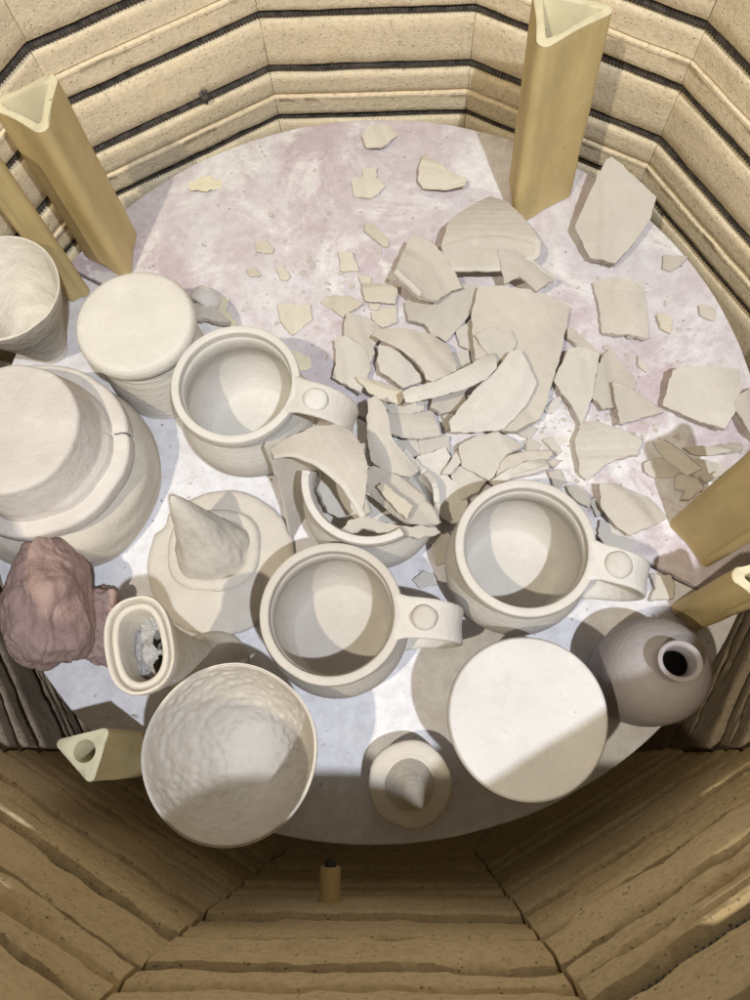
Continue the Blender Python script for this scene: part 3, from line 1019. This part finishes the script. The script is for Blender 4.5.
# ------------------------------------------------------------------ lumps of pink clay
def lump(name, px, py, zc, rx, ry, rz, seed, label, cut=0.0, rough=1.0, angle=0.0, parent=None, loc=None, sub=6):
    c = at(px, py, zc) if loc is None else loc
    pr = random.Random(int(seed*10)); planes = []
    for q in range(34):
        planes.append((Vector((pr.gauss(0, 1), pr.gauss(0, 1), pr.gauss(0, 1))).normalized(), pr.uniform(0.80, 0.94)))
    bm = bmesh.new(); bmesh.ops.create_icosphere(bm, subdivisions=sub, radius=1)
    for v in bm.verts:
        p = v.co.copy()
        for pn, po in planes:
            dd_ = p.dot(pn)+0.03*noise.noise(p*4+pn*5)
            if dd_ > po: p = p-pn*((dd_-po)*0.85)
        q = v.co*1.0+Vector((seed, seed*2, 0))
        # flat facets pressed by fingers
        f = 0
        d = noise.voronoi(q*1.7)[0]
        f += 0.09*(d[1]-d[0])
        f += 0.16*noise.noise(q*1.3)
        f += 0.055*rough*noise.fractal(q*3.0, 1, 2, 5)
        rid = abs(noise.noise(q*1.5+Vector((9, 1, 3))))
        f -= 0.075*rough*max(0, 1-rid/0.03)*max(0, min(1, 3*noise.noise(q*1.1)+0.4))
        s = 1.04+f*0.9
        if p.y < -0.2: s *= 1+0.10*(-0.2-p.y)*abs(p.x)   # squared-off chin
        x, y, z = p.x*rx*s, p.y*ry*s, p.z*rz*s
        v.co = (x*cos(angle)-y*sin(angle), x*sin(angle)+y*cos(angle), max(z, -zc+0.0005+0.0002*noise.noise(p)) if parent is None else z)
    me = bpy.data.meshes.new(name); bm.to_mesh(me); bm.free(); me.materials.append(M['pink'])
    me.polygons.foreach_set('use_smooth', [True]*len(me.polygons))
    o = bpy.data.objects.new(name, me); COL.objects.link(o); o.location = c
    if label: tag(o, label, 'clay lump', 'lumps of pinkish-brown clay')
    if parent: o.parent = parent
    return o


lump('clay_lump', 50, 604, 0.048, 0.0275, 0.0425, 0.040, 1.7, 'large pinkish-brown clay lump, creased and head-shaped, at the lower left shelf edge', angle=0.15)
lump('clay_lump', 100, 623, 0.016, 0.0225, 0.029, 0.018, 6.2, 'ragged low pinkish-brown clay lump in the shadow between the large lump and the oval vase', rough=2.6, angle=0.6)
lump('clay_lump', 21, 551, 0.008, 0.0095, 0.006, 0.008, 9.4, 'small bit of pinkish-brown clay peeking out below the upturned white dish', rough=1.5, angle=0.7, sub=4)


# ------------------------------------------------------------------ sherds
def densify(pts, step, jit, seed):
    out, src = [], []
    n = len(pts)
    for i in range(n):
        a, b = pts[i], pts[(i+1) % n]
        L = (b-a).length; m = max(1, int(L/step))
        nr = Vector((b.y-a.y, a.x-b.x)).normalized() if L > 1e-9 else Vector((0, 0))
        for k in range(m):
            f = k/m
            p = a.lerp(b, f)
            e = jit*noise.fractal(Vector((p.x*300+seed, p.y*300, seed)), 1, 2, 3)*(sin(pi*f) if m > 1 else 0.4)*1.6
            e += 0.0010*noise.noise(Vector((p.x*130+seed, p.y*130, seed*2)))*min(1, L/0.012)*(sin(pi*f) if m > 1 else 0)
            out.append(p+nr*e); src.append(i+f)
    return out, src


def sherd(px, label, h=0.0, t=0.0042, tilt=(0, 0), k=0.0, kdir=0.0, rim=None, mat='shard', name='sherd', rimw=0.0032, jit=0.0004, group='broken clay sherds heaped on the shelf', rings=None, k2=0.0):
    k = (k*2.1 if k < 15 else k*1.2) if k else (5.0 if t > 0.0035 else 0.0)
    t = t*0.86
    if tilt == (0, 0):
        tr0 = random.Random(px[0][0]*31+px[0][1]*17)
        tilt = (tr0.uniform(-.07, .07), tr0.uniform(-.07, .07))
    seed = px[0][0]*0.13+px[0][1]*0.07
    zc = h+t+0.001
    kd = Vector((cos(radians(kdir)), sin(radians(kdir))))
    kp = Vector((-kd.y, kd.x))
    base = 0.0
    for it in range(8):
        if it == 0:
            P = [at(x, y, zc) for x, y in px]
        c = sum(P, Vector())/len(P)
        def surf(x, y):
            d = Vector((x-c.x, y-c.y))
            s = d.dot(kd); s2 = d.dot(kp)
            return tilt[0]*d.x+tilt[1]*d.y-k*s*s-k2*s2*s2
        # rest the lowest point of the underside at height h
        lo = min(surf(p.x, p.y) for p in P)
        lo = min(lo, 0.0)
        base = h+t-lo+0.0004
        P = [at(x, y, base+surf(p.x, p.y)) for (x, y), p in zip(px, P)]
    poly = [Vector((p.x-c.x, p.y-c.y)) for p in P]
    ar = sum(poly[i].x*poly[(i+1) % len(poly)].y-poly[(i+1) % len(poly)].x*poly[i].y for i in range(len(poly)))
    rev = ar < 0
    if rev: poly = poly[::-1]
    dp, src = densify(poly, 0.0016, jit, seed)
    bm = bmesh.new()
    v3 = [bm.verts.new((p.x, p.y, 0)) for p in dp]
    tess = geometry.tessellate_polygon([[Vector((p.x, p.y, 0)) for p in dp]])
    for tr_ in tess:
        try: bm.faces.new([v3[i] for i in tr_])
        except Exception: pass
    bm.normal_update()
    xs = [p.x for p in dp]; ys = [p.y for p in dp]
    size = max(max(xs)-min(xs), max(ys)-min(ys))
    if size > 0.008:
        st = 0.0024 if size > 0.024 else 0.004
        for axis, lo_, hi in ((0, min(xs), max(xs)), (1, min(ys), max(ys))):
            q = lo_+st
            while q < hi-st*0.4:
                co = Vector((q, 0, 0)) if axis == 0 else Vector((0, q, 0))
                no = Vector((1, 0, 0)) if axis == 0 else Vector((0, 1, 0))
                bmesh.ops.bisect_plane(bm, geom=bm.verts[:]+bm.edges[:]+bm.faces[:], dist=1e-6, plane_co=co, plane_no=no)
                q += st
    for f in bm.faces:
        if f.normal.z < 0: f.normal_flip()
    bm.verts.index_update()
    rr_ = random.Random(px[0][0]*7+px[0][1]*13+len(px))
    r0, ra, rcv = rr_.uniform(-0.25, 0.25)*size, rr_.choice((-1, 1))*rr_.uniform(0.0006, 0.0012), rr_.uniform(-12, 12)
    if size < 0.024: ra = 0
    def Sf(x, y):
        d = Vector((x, y)); s = d.dot(kd); s2 = d.dot(kp)
        q = s-r0-rcv*s2*s2
        return base+tilt[0]*x+tilt[1]*y-k*s*s-k2*s2*s2+ra*math.tanh(q/0.0022)-abs(ra)*0.6*math.exp(-((q-0.006)/0.002)**2)
    def Nf(x, y):
        e = 1e-4
        return Vector((-(Sf(x+e, y)-Sf(x-e, y))/(2*e), -(Sf(x, y+e)-Sf(x, y-e))/(2*e), 1)).normalized()
    vs, fs = [], []
    top = {}
    for v in bm.verts:
        x, y = v.co.x, v.co.y
        top[v.index] = len(vs)
        rip = 0.00007*sin((x*kd.x+y*kd.y)*1100+2*noise.noise(Vector((x*60, y*60, seed))))+0.0003*noise.noise(Vector((x*120, y*120, seed)))
        vs.append(Vector((x, y, Sf(x, y)+rip)))
    bot_ = {}
    for v in bm.verts:
        x, y = v.co.x, v.co.y
        bot_[v.index] = len(vs)
        th = t*(1+0.25*noise.noise(Vector((x*70, y*70, seed+4))))
        vs.append(Vector((x, y, Sf(x, y)))-Nf(x, y)*th)
    for f in bm.faces:
        fs.append(tuple(top[v.index] for v in f.verts)); fs.append(tuple(bot_[v.index] for v in reversed(f.verts)))
    # broken edge: an extra ring that steps in and out between face and back
    mid = {}
    for e in bm.edges:
        if len(e.link_faces) != 1: continue
        f = e.link_faces[0]
        vv = [l.vert for l in f.loops]
        a, b = e.verts
        ia, ib = vv.index(a), vv.index(b)
        if (ia+1) % len(vv) != ib: a, b = b, a
        d = (b.co-a.co).normalized(); outw = Vector((d.y, -d.x, 0))
        row = []
        for v in (a, b):
            if v.index not in mid:
                x, y = v.co.x, v.co.y
                o1 = 0.0003+0.0003*noise.noise(Vector((x*400, y*400, seed)))
                o2 = 0.0001+0.0014*noise.noise(Vector((x*260, y*260, seed+9)))
                n_ = Nf(x, y)
                m1 = len(vs); vs.append(Vector((x, y, Sf(x, y)))+outw*o1-n_*t*0.14)
                m2 = len(vs); vs.append(Vector((x, y, Sf(x, y)))+outw*o2-n_*t*0.6)
                mid[v.index] = (m1, m2)
            row.append(mid[v.index])
        (a1, a2), (b1, b2) = row
        ta, tb_ = top[a.index], top[b.index]; ba, bb = bot_[a.index], bot_[b.index]
        fs += [(tb_, ta, a1, b1), (b1, a1, a2, b2), (b2, a2, ba, bb)]
    bm.free()
    loc = Vector((c.x, c.y, 0))
    o = mesh(name, vs, fs, M[mat], loc=loc, sharp_angle=38)
    tag(o, label, 'sherd', group)
    if rim:
        i0, i1 = rim
        n = len(poly)
        if rev: i0, i1 = n-1-i1, n-1-i0
        path = []
        for p, s in zip(dp, src):
            ok = (i0 <= s <= i1) if i0 <= i1 else (s >= i0 or s <= i1)
            if ok: path.append((s if s >= i0 else s+n, p))
        path.sort(key=lambda q: q[0])
        pp = [q[1] for q in path]
        # smooth the lip line
        for _ in range(3):
            pp = [pp[0]]+[(pp[i-1]+pp[i]+pp[i+1])/3 for i in range(1, len(pp)-1)]+[pp[-1]]
        P3, fr = [], []
        for i, p in enumerate(pp):
            a, b = pp[max(0, i-1)], pp[min(len(pp)-1, i+1)]
            tdir = (b-a).normalized(); inw = Vector((-tdir.y, tdir.x, 0))
            n_ = Nf(p.x, p.y)
            q = Vector((p.x, p.y, Sf(p.x, p.y)))+inw*rimw*0.55-n_*t*0.25
            P3.append(q); fr.append((inw, n_))
        def sec(k):
            return [(math.copysign(abs(cos(2*pi*i/14))**0.8, cos(2*pi*i/14))*rimw, math.copysign(abs(sin(2*pi*i/14))**0.8, sin(2*pi*i/14))*rimw*0.78) for i in range(14)]
        vs, fs = sweep(P3, fr, sec)
        mesh('rim', vs, fs, M[mat], o, sharp_angle=50)
    return o


S = sherd
g_far = 'loose sherds scattered on the shelf'
S([(362,136),(368,127),(378,123),(390,124),(398,134),(382,147),(366,148)], 'small rounded sherd lying alone at the top of the shelf, the farthest one', mat='shard3', group=g_far, t=.0035, k=6, kdir=20)
S([(351,180),(354,176),(362,178),(363,169),(377,168),(376,178),(385,186),(373,197),(354,195)], 'stepped cream sherd below the farthest one', mat='shard3', group=g_far, t=.0035)
S([(424,154),(437,162),(452,172),(467,177),(465,184),(445,189),(423,187),(418,180),(419,167)], 'curved triangular sherd with a lip, alone at the top near the tall right post', mat='shard3', group=g_far, rim=(4, 6), rimw=.0022, k=9, kdir=70)
S([(365,222),(370,221),(389,238),(388,246),(383,246),(365,231)], 'narrow slanting cream sherd above the square one', mat='shard3', group=g_far, k=12, kdir=45, t=.003)
S([(338,251),(352,252),(359,270),(341,271)], 'small square cream sherd with a bright face, above the heap', mat='shard3', group=g_far, t=.003)
S([(278,304),(310,304),(312,318),(293,334),(281,322)], 'shield-shaped cream sherd lying between the cream mug and the heap', mat='shard3', group=g_far, t=.003)
S([(255,242),(265,240),(274,248),(272,253),(257,251)], 'tiny cream chip on the lilac wash at the far left', mat='shard3', group=g_far, t=.0025)
S([(276,267),(283,265),(290,276),(287,280),(281,279)], 'tiny upright cream chip above the shield-shaped sherd', mat='shard3', group=g_far, t=.0025)
S([(246,270),(255,267),(260,275),(250,276)], 'tiny four-sided chip left of another cream chip', mat='shard3', group=g_far, t=.002)
S([(320,301),(327,295),(350,297),(363,304),(343,317)], 'pointed flat cream sherd at the left rim of the heap', mat='shard3', t=.003)
S([(362,283),(398,286),(395,303),(365,300)], 'oblong cream sherd, upper of the small pair at the top of the heap', mat='shard3', t=.0035, k=10, kdir=90, h=.002)
S([(358,276),(371,276),(370,282),(361,282)], 'thin cream splinter touching the upper oblong sherd', mat='shard3', t=.002)
S([(371,312),(396,305),(397,321),(382,327),(372,319)], 'five-sided cream sherd, lower of the small pair at the top of the heap', mat='shard3', t=.0035)
S([(369,303),(381,304),(378,309),(370,309)], 'tiny chip wedged between the small oblong pair', mat='shard3', t=.002)
# upper centre
S([(450,220),(490,197),(506,202),(540,242),(539,256),(500,269),(450,269),(441,246)], 'big fan-shaped sherd with a thick curved lower edge, upper right of the heap', h=.006, t=.007, rim=(3, 6), rimw=.0034, k=3, kdir=90)
S([(405,303),(408,320),(424,324),(432,334),(447,341),(470,314),(479,300),(477,283),(458,283),(420,288)], 'broad grey-beige sherd sloping under the curved one at the top of the heap', h=.002, t=.005, tilt=(.05, .12), k=3, kdir=-40, mat='shard2')
S([(412,233),(431,240),(448,259),(456,274),(462,287),(452,289),(437,301),(420,296),(395,272),(402,255),(407,242)], 'curved wall sherd with a flowing hollow, perched at the top of the heap', h=.019, t=.005, k=-6, kdir=40, tilt=(-.05, .14), rim=(7, 8), rimw=.0024)
S([(498,248),(522,250),(541,267),(557,278),(537,290),(521,276),(504,285)], 'arched rim sherd standing against the big fan-shaped one', h=.017, t=.0045, rim=(1, 3), rimw=.0026, k=10, kdir=45, mat='shard2')
# centre
S([(347,313),(369,317),(384,330),(373,347),(375,352),(367,370),(345,343),(344,324)], 'pale wall sherd, upper of two overlapping at the left of the heap', h=.002, t=.004, k=8, kdir=20)
S([(334,339),(345,336),(367,351),(371,369),(361,394),(332,377),(336,362)], 'squarish wall sherd, lower of two overlapping at the left of the heap', h=.007, t=.0045, k=7, kdir=10)
S([(379,345),(391,347),(410,362),(421,375),(422,380),(404,388),(380,372),(377,362)], 'thick sherd with a slanting edge under the crescent-shaped one', h=.008, t=.007, tilt=(0, .1))
S([(372,336),(378,330),(404,328),(432,334),(449,345),(456,362),(457,372),(436,382),(426,380),(424,372),(412,358),(395,346),(380,340)], 'crescent-shaped base sherd arching over the middle of the heap', h=.016, t=.005, k=7, kdir=35, k2=4, rim=(10, 12), rimw=.0016)
S([(433,388),(464,384),(466,407),(442,413),(431,408)], 'small flat sherd beneath the long curved strip', h=.004, t=.005, mat='shard2')
S([(478,287),(492,286),(515,287),(535,290),(554,297),(571,306),(567,325),(562,350),(552,383),(547,402),(540,418),(528,424),(516,431),(495,430),(475,400),(475,357),(471,316)], 'largest flat sherd, a broad wall piece in the centre of the heap', h=.005, t=.006, k=2.2, kdir=5)
S([(475,335),(492,328),(511,331),(516,342),(512,353),(500,362),(487,352)], 'small thin flap lying on the broad central sherd', h=.019, t=.0026, mat='shard2', tilt=(.1, .2), k=4, kdir=60)
S([(510,352),(520,350),(530,367),(537,383),(526,405),(504,428),(478,432),(451,432),(449,422),(458,410),(470,396),(482,383),(495,372)], 'large smooth leaf-shaped sherd lying over the broad central one', h=.021, t=.0055, k=3.6, tilt=(.04, .10), kdir=-45, mat='shard4')
S([(402,392),(410,387),(436,381),(468,366),(493,351),(497,358),(497,367),(487,378),(464,389),(435,397),(412,402),(405,401)], 'long curved strip of rim reaching across the heap', h=.028, t=.006, k=26, kdir=115, mat='shard4', k2=2)
S([(355,377),(372,379),(391,385),(404,390),(406,396),(400,405),(383,401),(368,392)], 'pointed boat-shaped sherd beside the button handle of the cream mug', h=.014, t=.0035, k=12, kdir=70, mat='shard3')
S([(384,404),(404,402),(425,398),(424,409),(410,414),(391,413)], 'narrow pale sherd just under the boat-shaped one', h=.009, t=.004, k=10, kdir=90, mat='shard4')
S([(384,411),(408,413),(432,411),(437,423),(441,435),(421,439),(402,438),(391,433)], 'rounded oblong wall sherd below the long strip', h=.009, t=.0045, k=9, kdir=85, mat='shard4')
S([(395,441),(417,440),(420,456),(400,457)], 'flat pale scrap under the rounded oblong sherd', h=.002, t=.004, mat='shard4')
S([(418,439),(449,436),(450,452),(420,457)], 'flat pale scrap next to the tall triangular sherd', h=.001, t=.004, mat='shard4')
S([(368,399),(376,395),(385,407),(388,418),(391,438),(402,452),(418,472),(411,477),(388,475),(371,460),(367,436)], 'tall curved wall sherd standing at the end of the cream mug handle', h=.028, t=.0042, k=20, kdir=15, tilt=(-.25, 0), rim=(2, 6), rimw=.0018)
S([(417,457),(445,447),(451,456),(444,473),(462,487),(468,504),(456,526),(434,512),(408,482),(410,474)], 'tall flat triangular sherd with fine streaks, left of the front right mug', h=.006, t=.005, tilt=(0, .05), mat='shard4')
S([(442,474),(456,452),(461,462),(450,473)], 'small splinter leaning on the streaked triangular sherd', h=.017, t=.003, mat='shard4')
S([(459,445),(473,437),(496,431),(524,447),(507,454),(501,465),(490,480),(462,466)], 'diamond-shaped sherd behind the front right mug', h=.009, t=.005, k=5, kdir=30)
S([(450,468),(462,466),(488,480),(478,492),(462,500),(452,490)], 'shadowed broken block of clay wedged behind the rim of the front right mug', h=.001, t=.010)
S([(501,462),(507,456),(529,451),(552,452),(549,459),(524,461),(503,474),(495,479)], 'thin upper rim arc behind the front right mug', h=.018, t=.005, rim=(1, 3), rimw=.0022)
S([(490,481),(505,471),(520,464),(543,458),(549,468),(530,473),(512,477),(495,486)], 'wider lower rim arc behind the front right mug', h=.014, t=.005, k=10, kdir=75, mat='shard4', rim=(4, 6), rimw=.002)
S([(366,471),(373,465),(396,474),(418,491),(430,505),(440,522),(422,526),(405,520),(375,495),(367,490)], 'curled wall sherd lying in the mouth of the broken mug', h=.040, t=.004, k=-14, kdir=45, mat='shard2', tilt=(0, -.05))
S([(377,487),(383,483),(398,495),(413,506),(407,519),(395,508)], 'bright snapped strip lying on the curled sherd in the broken mug', h=.052, t=.004, mat='shard3', k=8, kdir=60)
S([(327,463),(345,470),(362,490),(370,512),(352,522),(328,512),(318,488)], 'pale blue-grey curved sherd sunk inside the broken mug', h=.030, t=.004, k=-10, kdir=0, mat='shard4')
S([(341,530),(350,520),(366,516),(380,521),(400,526),(436,527),(441,532),(420,538),(395,534),(375,530),(362,528),(350,534)], 'wavy torn strip across the front of the broken mug', h=.062, t=.004, mat='shard2', jit=.0008)
S([(270,449),(285,438),(310,428),(335,425),(352,432),(363,447),(368,468),(365,495),(361,517),(354,503),(340,483),(318,465),(296,455),(274,457)], 'arched rim sherd propped like a hood over the broken mug', h=.078, t=.0042, k=7, kdir=35, k2=3, rim=(8, 13), rimw=.0026, mat='shard')
S([(413,580),(424,571),(433,574),(437,584),(420,588)], 'small flat sherd on the white wash between the two front mugs', t=.003, mat='shard4', group=g_far)
S([(438,540),(446,530),(453,538),(447,560),(437,566),(432,552)], 'small sherd touching the left side of the front right mug', t=.004, h=.003, mat='shard2')
S([(424,528),(440,524),(444,540),(434,546),(424,540)], 'small dark-edged sherd in the gap beside the broken mug', t=.003, h=.002, mat='shard')
# right side of heap
S([(567,328),(575,330),(600,352),(590,354),(567,338)], 'narrow dark-edged strip at the right of the broad central sherd', h=.002, t=.004)
S([(568,350),(578,346),(600,353),(593,395),(582,424),(571,405),(553,381)], 'kite-shaped sherd pointing down, right of the broad central sherd', h=.006, t=.0045, k=4, kdir=0)
S([(545,408),(555,398),(564,394),(560,404),(552,413),(546,412)], 'tiny sliver near the tip of the kite-shaped sherd', t=.003, mat='shard4')
S([(610,348),(622,362),(638,381),(632,390),(612,384),(616,406),(602,409),(590,395),(596,367)], 'ragged torn sherd partly under a triangular one on the right', h=.001, t=.005, jit=.0012, mat='shard2')
S([(613,381),(624,384),(663,412),(621,423),(616,401)], 'thin triangular sherd laid over the ragged torn one', h=.010, t=.0035, mat='shard2', rim=(0, 0.9), rimw=.0018)
S([(638,356),(649,368),(647,372),(639,366)], 'tiny sliver above the thin triangular sherd on the right', t=.0025, group=g_far)
S([(582,420),(596,420),(613,426),(630,432),(643,440),(638,454),(630,454),(605,465),(587,481),(579,474),(575,440)], 'broad fan-shaped sherd with a tab, right of the diamond-shaped one', h=.001, t=.0045, k=5, kdir=90)
S([(543,440),(551,437),(562,451),(557,455)], 'small slanting chip between diamond-shaped and fan-shaped sherds', t=.003)
S([(541,459),(562,460),(553,467),(544,465)], 'small flat chip just above the lower rim arc', t=.004, h=.004)
S([(548,472),(560,469),(566,482),(556,488)], 'small sharp chip beside the rim of the front right mug', t=.003, h=.002, mat='shard4')
S([(566,486),(582,487),(590,499),(590,507),(574,498)], 'small sherd against the right shoulder of the front right mug', t=.004, h=.002, mat='shard3')
S([(590,500),(600,497),(604,511),(597,517)], 'whitish chip beside the large right triangular sherd', t=.003, h=.001, mat='shard4')
S([(599,484),(619,485),(649,497),(668,517),(650,527),(629,536),(615,526),(601,508)], 'large rounded triangular sherd left of the big right post', h=.004, t=.0045, k=5, kdir=40)
S([(600,520),(618,527),(636,540),(630,552),(610,548),(598,536)], 'flat pale sherd half under the large right triangular one', h=0, t=.004, mat='shard4')
S([(650,574),(671,575),(675,586),(674,598),(650,600),(656,588)], 'notched sherd beyond the handle of the front right mug', h=0, t=.005, group=g_far, mat='shard')
# far right
S([(606,160),(612,158),(635,178),(656,198),(650,220),(634,243),(615,264),(590,257),(575,226),(590,192)], 'thick tilted slab of pot wall with concentric marks, beside the tall right post', h=.004, t=.011, tilt=(.12, .30), k=2, kdir=0, group=g_far, mat='shard2')
S([(593,282),(610,276),(628,280),(643,287),(647,310),(648,339),(625,334),(602,332),(599,304)], 'curved four-sided sherd with a rim edge, below the thick tilted slab', h=0, t=.006, group=g_far, k=5, kdir=0)
S([(657,315),(664,313),(673,319),(671,333),(662,328)], 'small cream chip right of the curved four-sided sherd', t=.003, group=g_far, mat='shard3')
S([(699,305),(706,304),(716,310),(714,320),(701,315)], 'tiny chip nearest the right wall', t=.003, group=g_far)
S([(664,255),(688,256),(680,265),(671,270),(663,268)], 'thin wedge chip at the upper right shelf edge', t=.003, group=g_far)
S([(673,370),(680,366),(710,367),(739,370),(742,390),(733,404),(735,412),(725,429),(695,419),(663,405),(668,386)], 'large thick square sherd near the right edge of the shelf', h=.003, t=.008, group=g_far, k=3, kdir=20, tilt=(0, .08), mat='shard')
S([(728,404),(740,394),(756,386),(764,440),(748,430),(738,414)], 'curled sherd cut by the right edge of the picture', h=.006, t=.006, group=g_far, k=8, kdir=0, mat='shard2')
g_r = 'sherds piled by the big right post'
S([(683,448),(712,446),(741,441),(745,447),(725,453),(708,456),(691,454)], 'long thin bowed sherd at the back of the pile by the right post', h=.001, t=.005, group=g_r, k=18, kdir=80)
S([(644,463),(655,458),(668,457),(684,471),(672,477),(656,477),(645,471)], 'brown-shadowed leaf-shaped sherd under the white-ended strip', h=0, t=.005, group=g_r, k=8, kdir=80)
S([(684,462),(705,460),(728,466),(720,480),(696,480)], 'flat shaded sherd tucked beneath the strip by the right post', h=0, t=.004, group=g_r)
S([(655,441),(663,439),(683,453),(702,469),(688,475),(672,463),(658,450)], 'straight strip with a white end crossing the pile by the right post', h=.009, t=.005, group=g_r, mat='shard4', k=18, kdir=45)
S([(677,476),(686,474),(697,479),(704,488),(690,499),(682,499),(686,490),(677,488)], 'knobbly stepped sherd nearest the foot of the big right post', h=.004, t=.007, group=g_r, jit=.0008)
S([(700,476),(719,471),(724,474),(706,482)], 'short stubby sherd just above the stepped one by the right post', h=.006, t=.005, group=g_r)
# deeper layer of small pieces showing through the gaps of the heap
S([(455,330),(470,322),(482,338),(476,352),(460,346)], 'small shaded sherd in the gap left of the broad central one', h=0, t=.004, tilt=(.1, 0))
S([(452,352),(468,350),(472,366),(458,374)], 'small shaded sherd in the gap just above the long curved strip', h=0, t=.004, mat='shard2')
S([(468,402),(480,398),(486,410),(474,416)], 'small pale chip under the left tip of the leaf-shaped sherd', h=.001, t=.004, mat='shard4')
S([(441,412),(452,410),(458,425),(446,430)], 'small grey chip right of the rounded oblong sherd', h=.001, t=.004, mat='shard2')
S([(392,455),(406,458),(410,470),(398,468)], 'small wedge of clay below the flat pale scraps', h=.003, t=.005, mat='shard4')
S([(529,437),(541,444),(536,452),(524,448)], 'small flat chip at the right corner of the diamond-shaped sherd', h=0, t=.003)
S([(516,432),(530,424),(538,428),(530,438)], 'tiny wedge at the lower right corner of the broad central sherd', h=0, t=.003, mat='shard2')
# by the upturned jar
S([(199,300),(210,304),(231,322),(218,322),(205,318),(193,318),(192,306)], 'folded grey-beige sherd lying behind the upturned cream jar', h=.006, t=.006, group=g_far, tilt=(0, -.1), mat='shard2')
# thin yellow flakes
g_f = 'yellow flakes of kiln wash'
for px, lab in (([(190,183),(205,177),(221,178),(221,187),(206,192),(191,190)], 'pale yellow crumbly flake on the lilac wash near the back wall'),
                ([(208,300),(222,296),(229,298),(225,309),(238,325),(230,327),(214,312)], 'pale yellow crumbly flake beside the upturned cream jar'),
                ([(290,352),(300,352),(310,357),(308,370),(296,368),(289,360)], 'pale yellow crumbly flake touching the rim of the cream mug')):
    S(px, lab, t=.0012, mat='flake', name='wash_flake', jit=.0016, group=g_f)

# curled broken handle stub by the jar
p0 = at(204, 297, 0.012)
path = [Vector((0.0095*cos(t), 0, 0.0085*sin(t))) for t in [pi*k/16 for k in range(17)]]
fr = [(Vector((0, 1, 0)), Vector((cos(pi*k/16), 0, sin(pi*k/16)))) for k in range(17)]
vs, fs = sweep(path, fr, lambda k: [(math.copysign(abs(cos(2*pi*i/14))**0.7, cos(2*pi*i/14))*0.0075, sin(2*pi*i/14)*0.0034) for i in range(14)])
o = mesh('handle_stub', vs, fs, M['mug2'], loc=(p0.x, p0.y, 0.0065), sharp_angle=50)
o.rotation_euler = (0, 0, radians(-35))
tag(o, 'curled snapped-off handle stub standing beside the upturned cream jar', 'handle piece')


# standing sherd at the left of the broken mug
def standing():
    A, B = at(264, 446, 0.086), at(318, 462, 0.082)
    D, E_ = at(290, 544, 0.0015), at(318, 512, 0.0015)
    c = (D+E_)/2
    N1, N2 = 22, 30
    vs, fs = [], []
    nrm = (B-A).cross(D-A).normalized()
    if nrm.y > 0: nrm = -nrm
    for s in (0, 1):
        for i in range(N1+1):
            for j in range(N2+1):
                u, v = i/N1, j/N2
                p = A.lerp(B, u).lerp(D.lerp(E_, u), v)
                bul = -0.010*sin(pi*u)-0.005*sin(pi*v)
                e = 0.0012*noise.noise(Vector((v*9, u*3, 2)))*(1 if i in (0, N1) else 0)
                p = p+nrm*(bul-s*0.0042)+(B-A).normalized()*e
                vs.append(p-Vector((c.x, c.y, 0)))
    W = N2+1; T = (N1+1)*W
    for i in range(N1):
        for j in range(N2):
            a = i*W+j
            fs.append((a, a+1, a+W+1, a+W)); fs.append((T+a, T+a+W, T+a+W+1, T+a+1))
    for i in range(N1):
        for j in (0, N2):
            a = i*W+j; fs.append((a, a+W, T+a+W, T+a))
    for j in range(N2):
        for i in (0, N1):
            a = i*W+j; fs.append((a, a+1, T+a+1, T+a))
    bmv = mesh('sherd', vs, fs, M['shard2'], loc=(c.x, c.y, 0), sharp_angle=45)
    bm = bmesh.new(); bm.from_mesh(bmv.data); bmesh.ops.recalc_face_normals(bm, faces=bm.faces); bm.to_mesh(bmv.data); bm.free()
    tag(bmv, 'tall wall sherd standing on edge between the cream mug and the broken mug', 'sherd', 'broken clay sherds heaped on the shelf')


standing()

# ------------------------------------------------------------------ crumbs (countless)
bm = bmesh.new()
rc = random.Random(21)
spots = []
for k in range(1300):
    mode = rc.random()
    if mode < 0.55: x, y = rc.gauss(560, 75), rc.gauss(400, 75)
    elif mode < 0.8: x, y = rc.gauss(330, 50), rc.gauss(300, 60)
    elif mode < 0.9: x, y = rc.uniform(60, 300), rc.uniform(440, 720)
    else: x, y = rc.uniform(180, 700), rc.uniform(140, 700)
    p = at(x, y, 0)
    if (p-SC).length > 0.292 or abs((p-sa).dot(sn)) < 0.004: continue
    s = 0.0004+0.0022*rc.random()**4
    r = bmesh.ops.create_icosphere(bm, subdivisions=1, radius=1)
    ang = rc.uniform(0, pi); fx, fy = rc.uniform(0.6, 1.6), rc.uniform(0.5, 1.0)
    for v in r['verts']:
        j = 1+rc.uniform(-0.35, 0.35)
        q = Vector((v.co.x*fx*j, v.co.y*fy*j, v.co.z*0.5*j))*s
        v.co = Vector((p.x+q.x*cos(ang)-q.y*sin(ang), p.y+q.x*sin(ang)+q.y*cos(ang), max(0.0002, q.z+s*0.42)))
me = bpy.data.meshes.new('clay_crumbs'); bm.to_mesh(me); bm.free(); me.materials.append(M['shard'])
o = bpy.data.objects.new('clay_crumbs', me); COL.objects.link(o)
tag(o, 'fine clay crumbs and dust scattered over the kiln shelf', 'crumbs', kind='stuff')
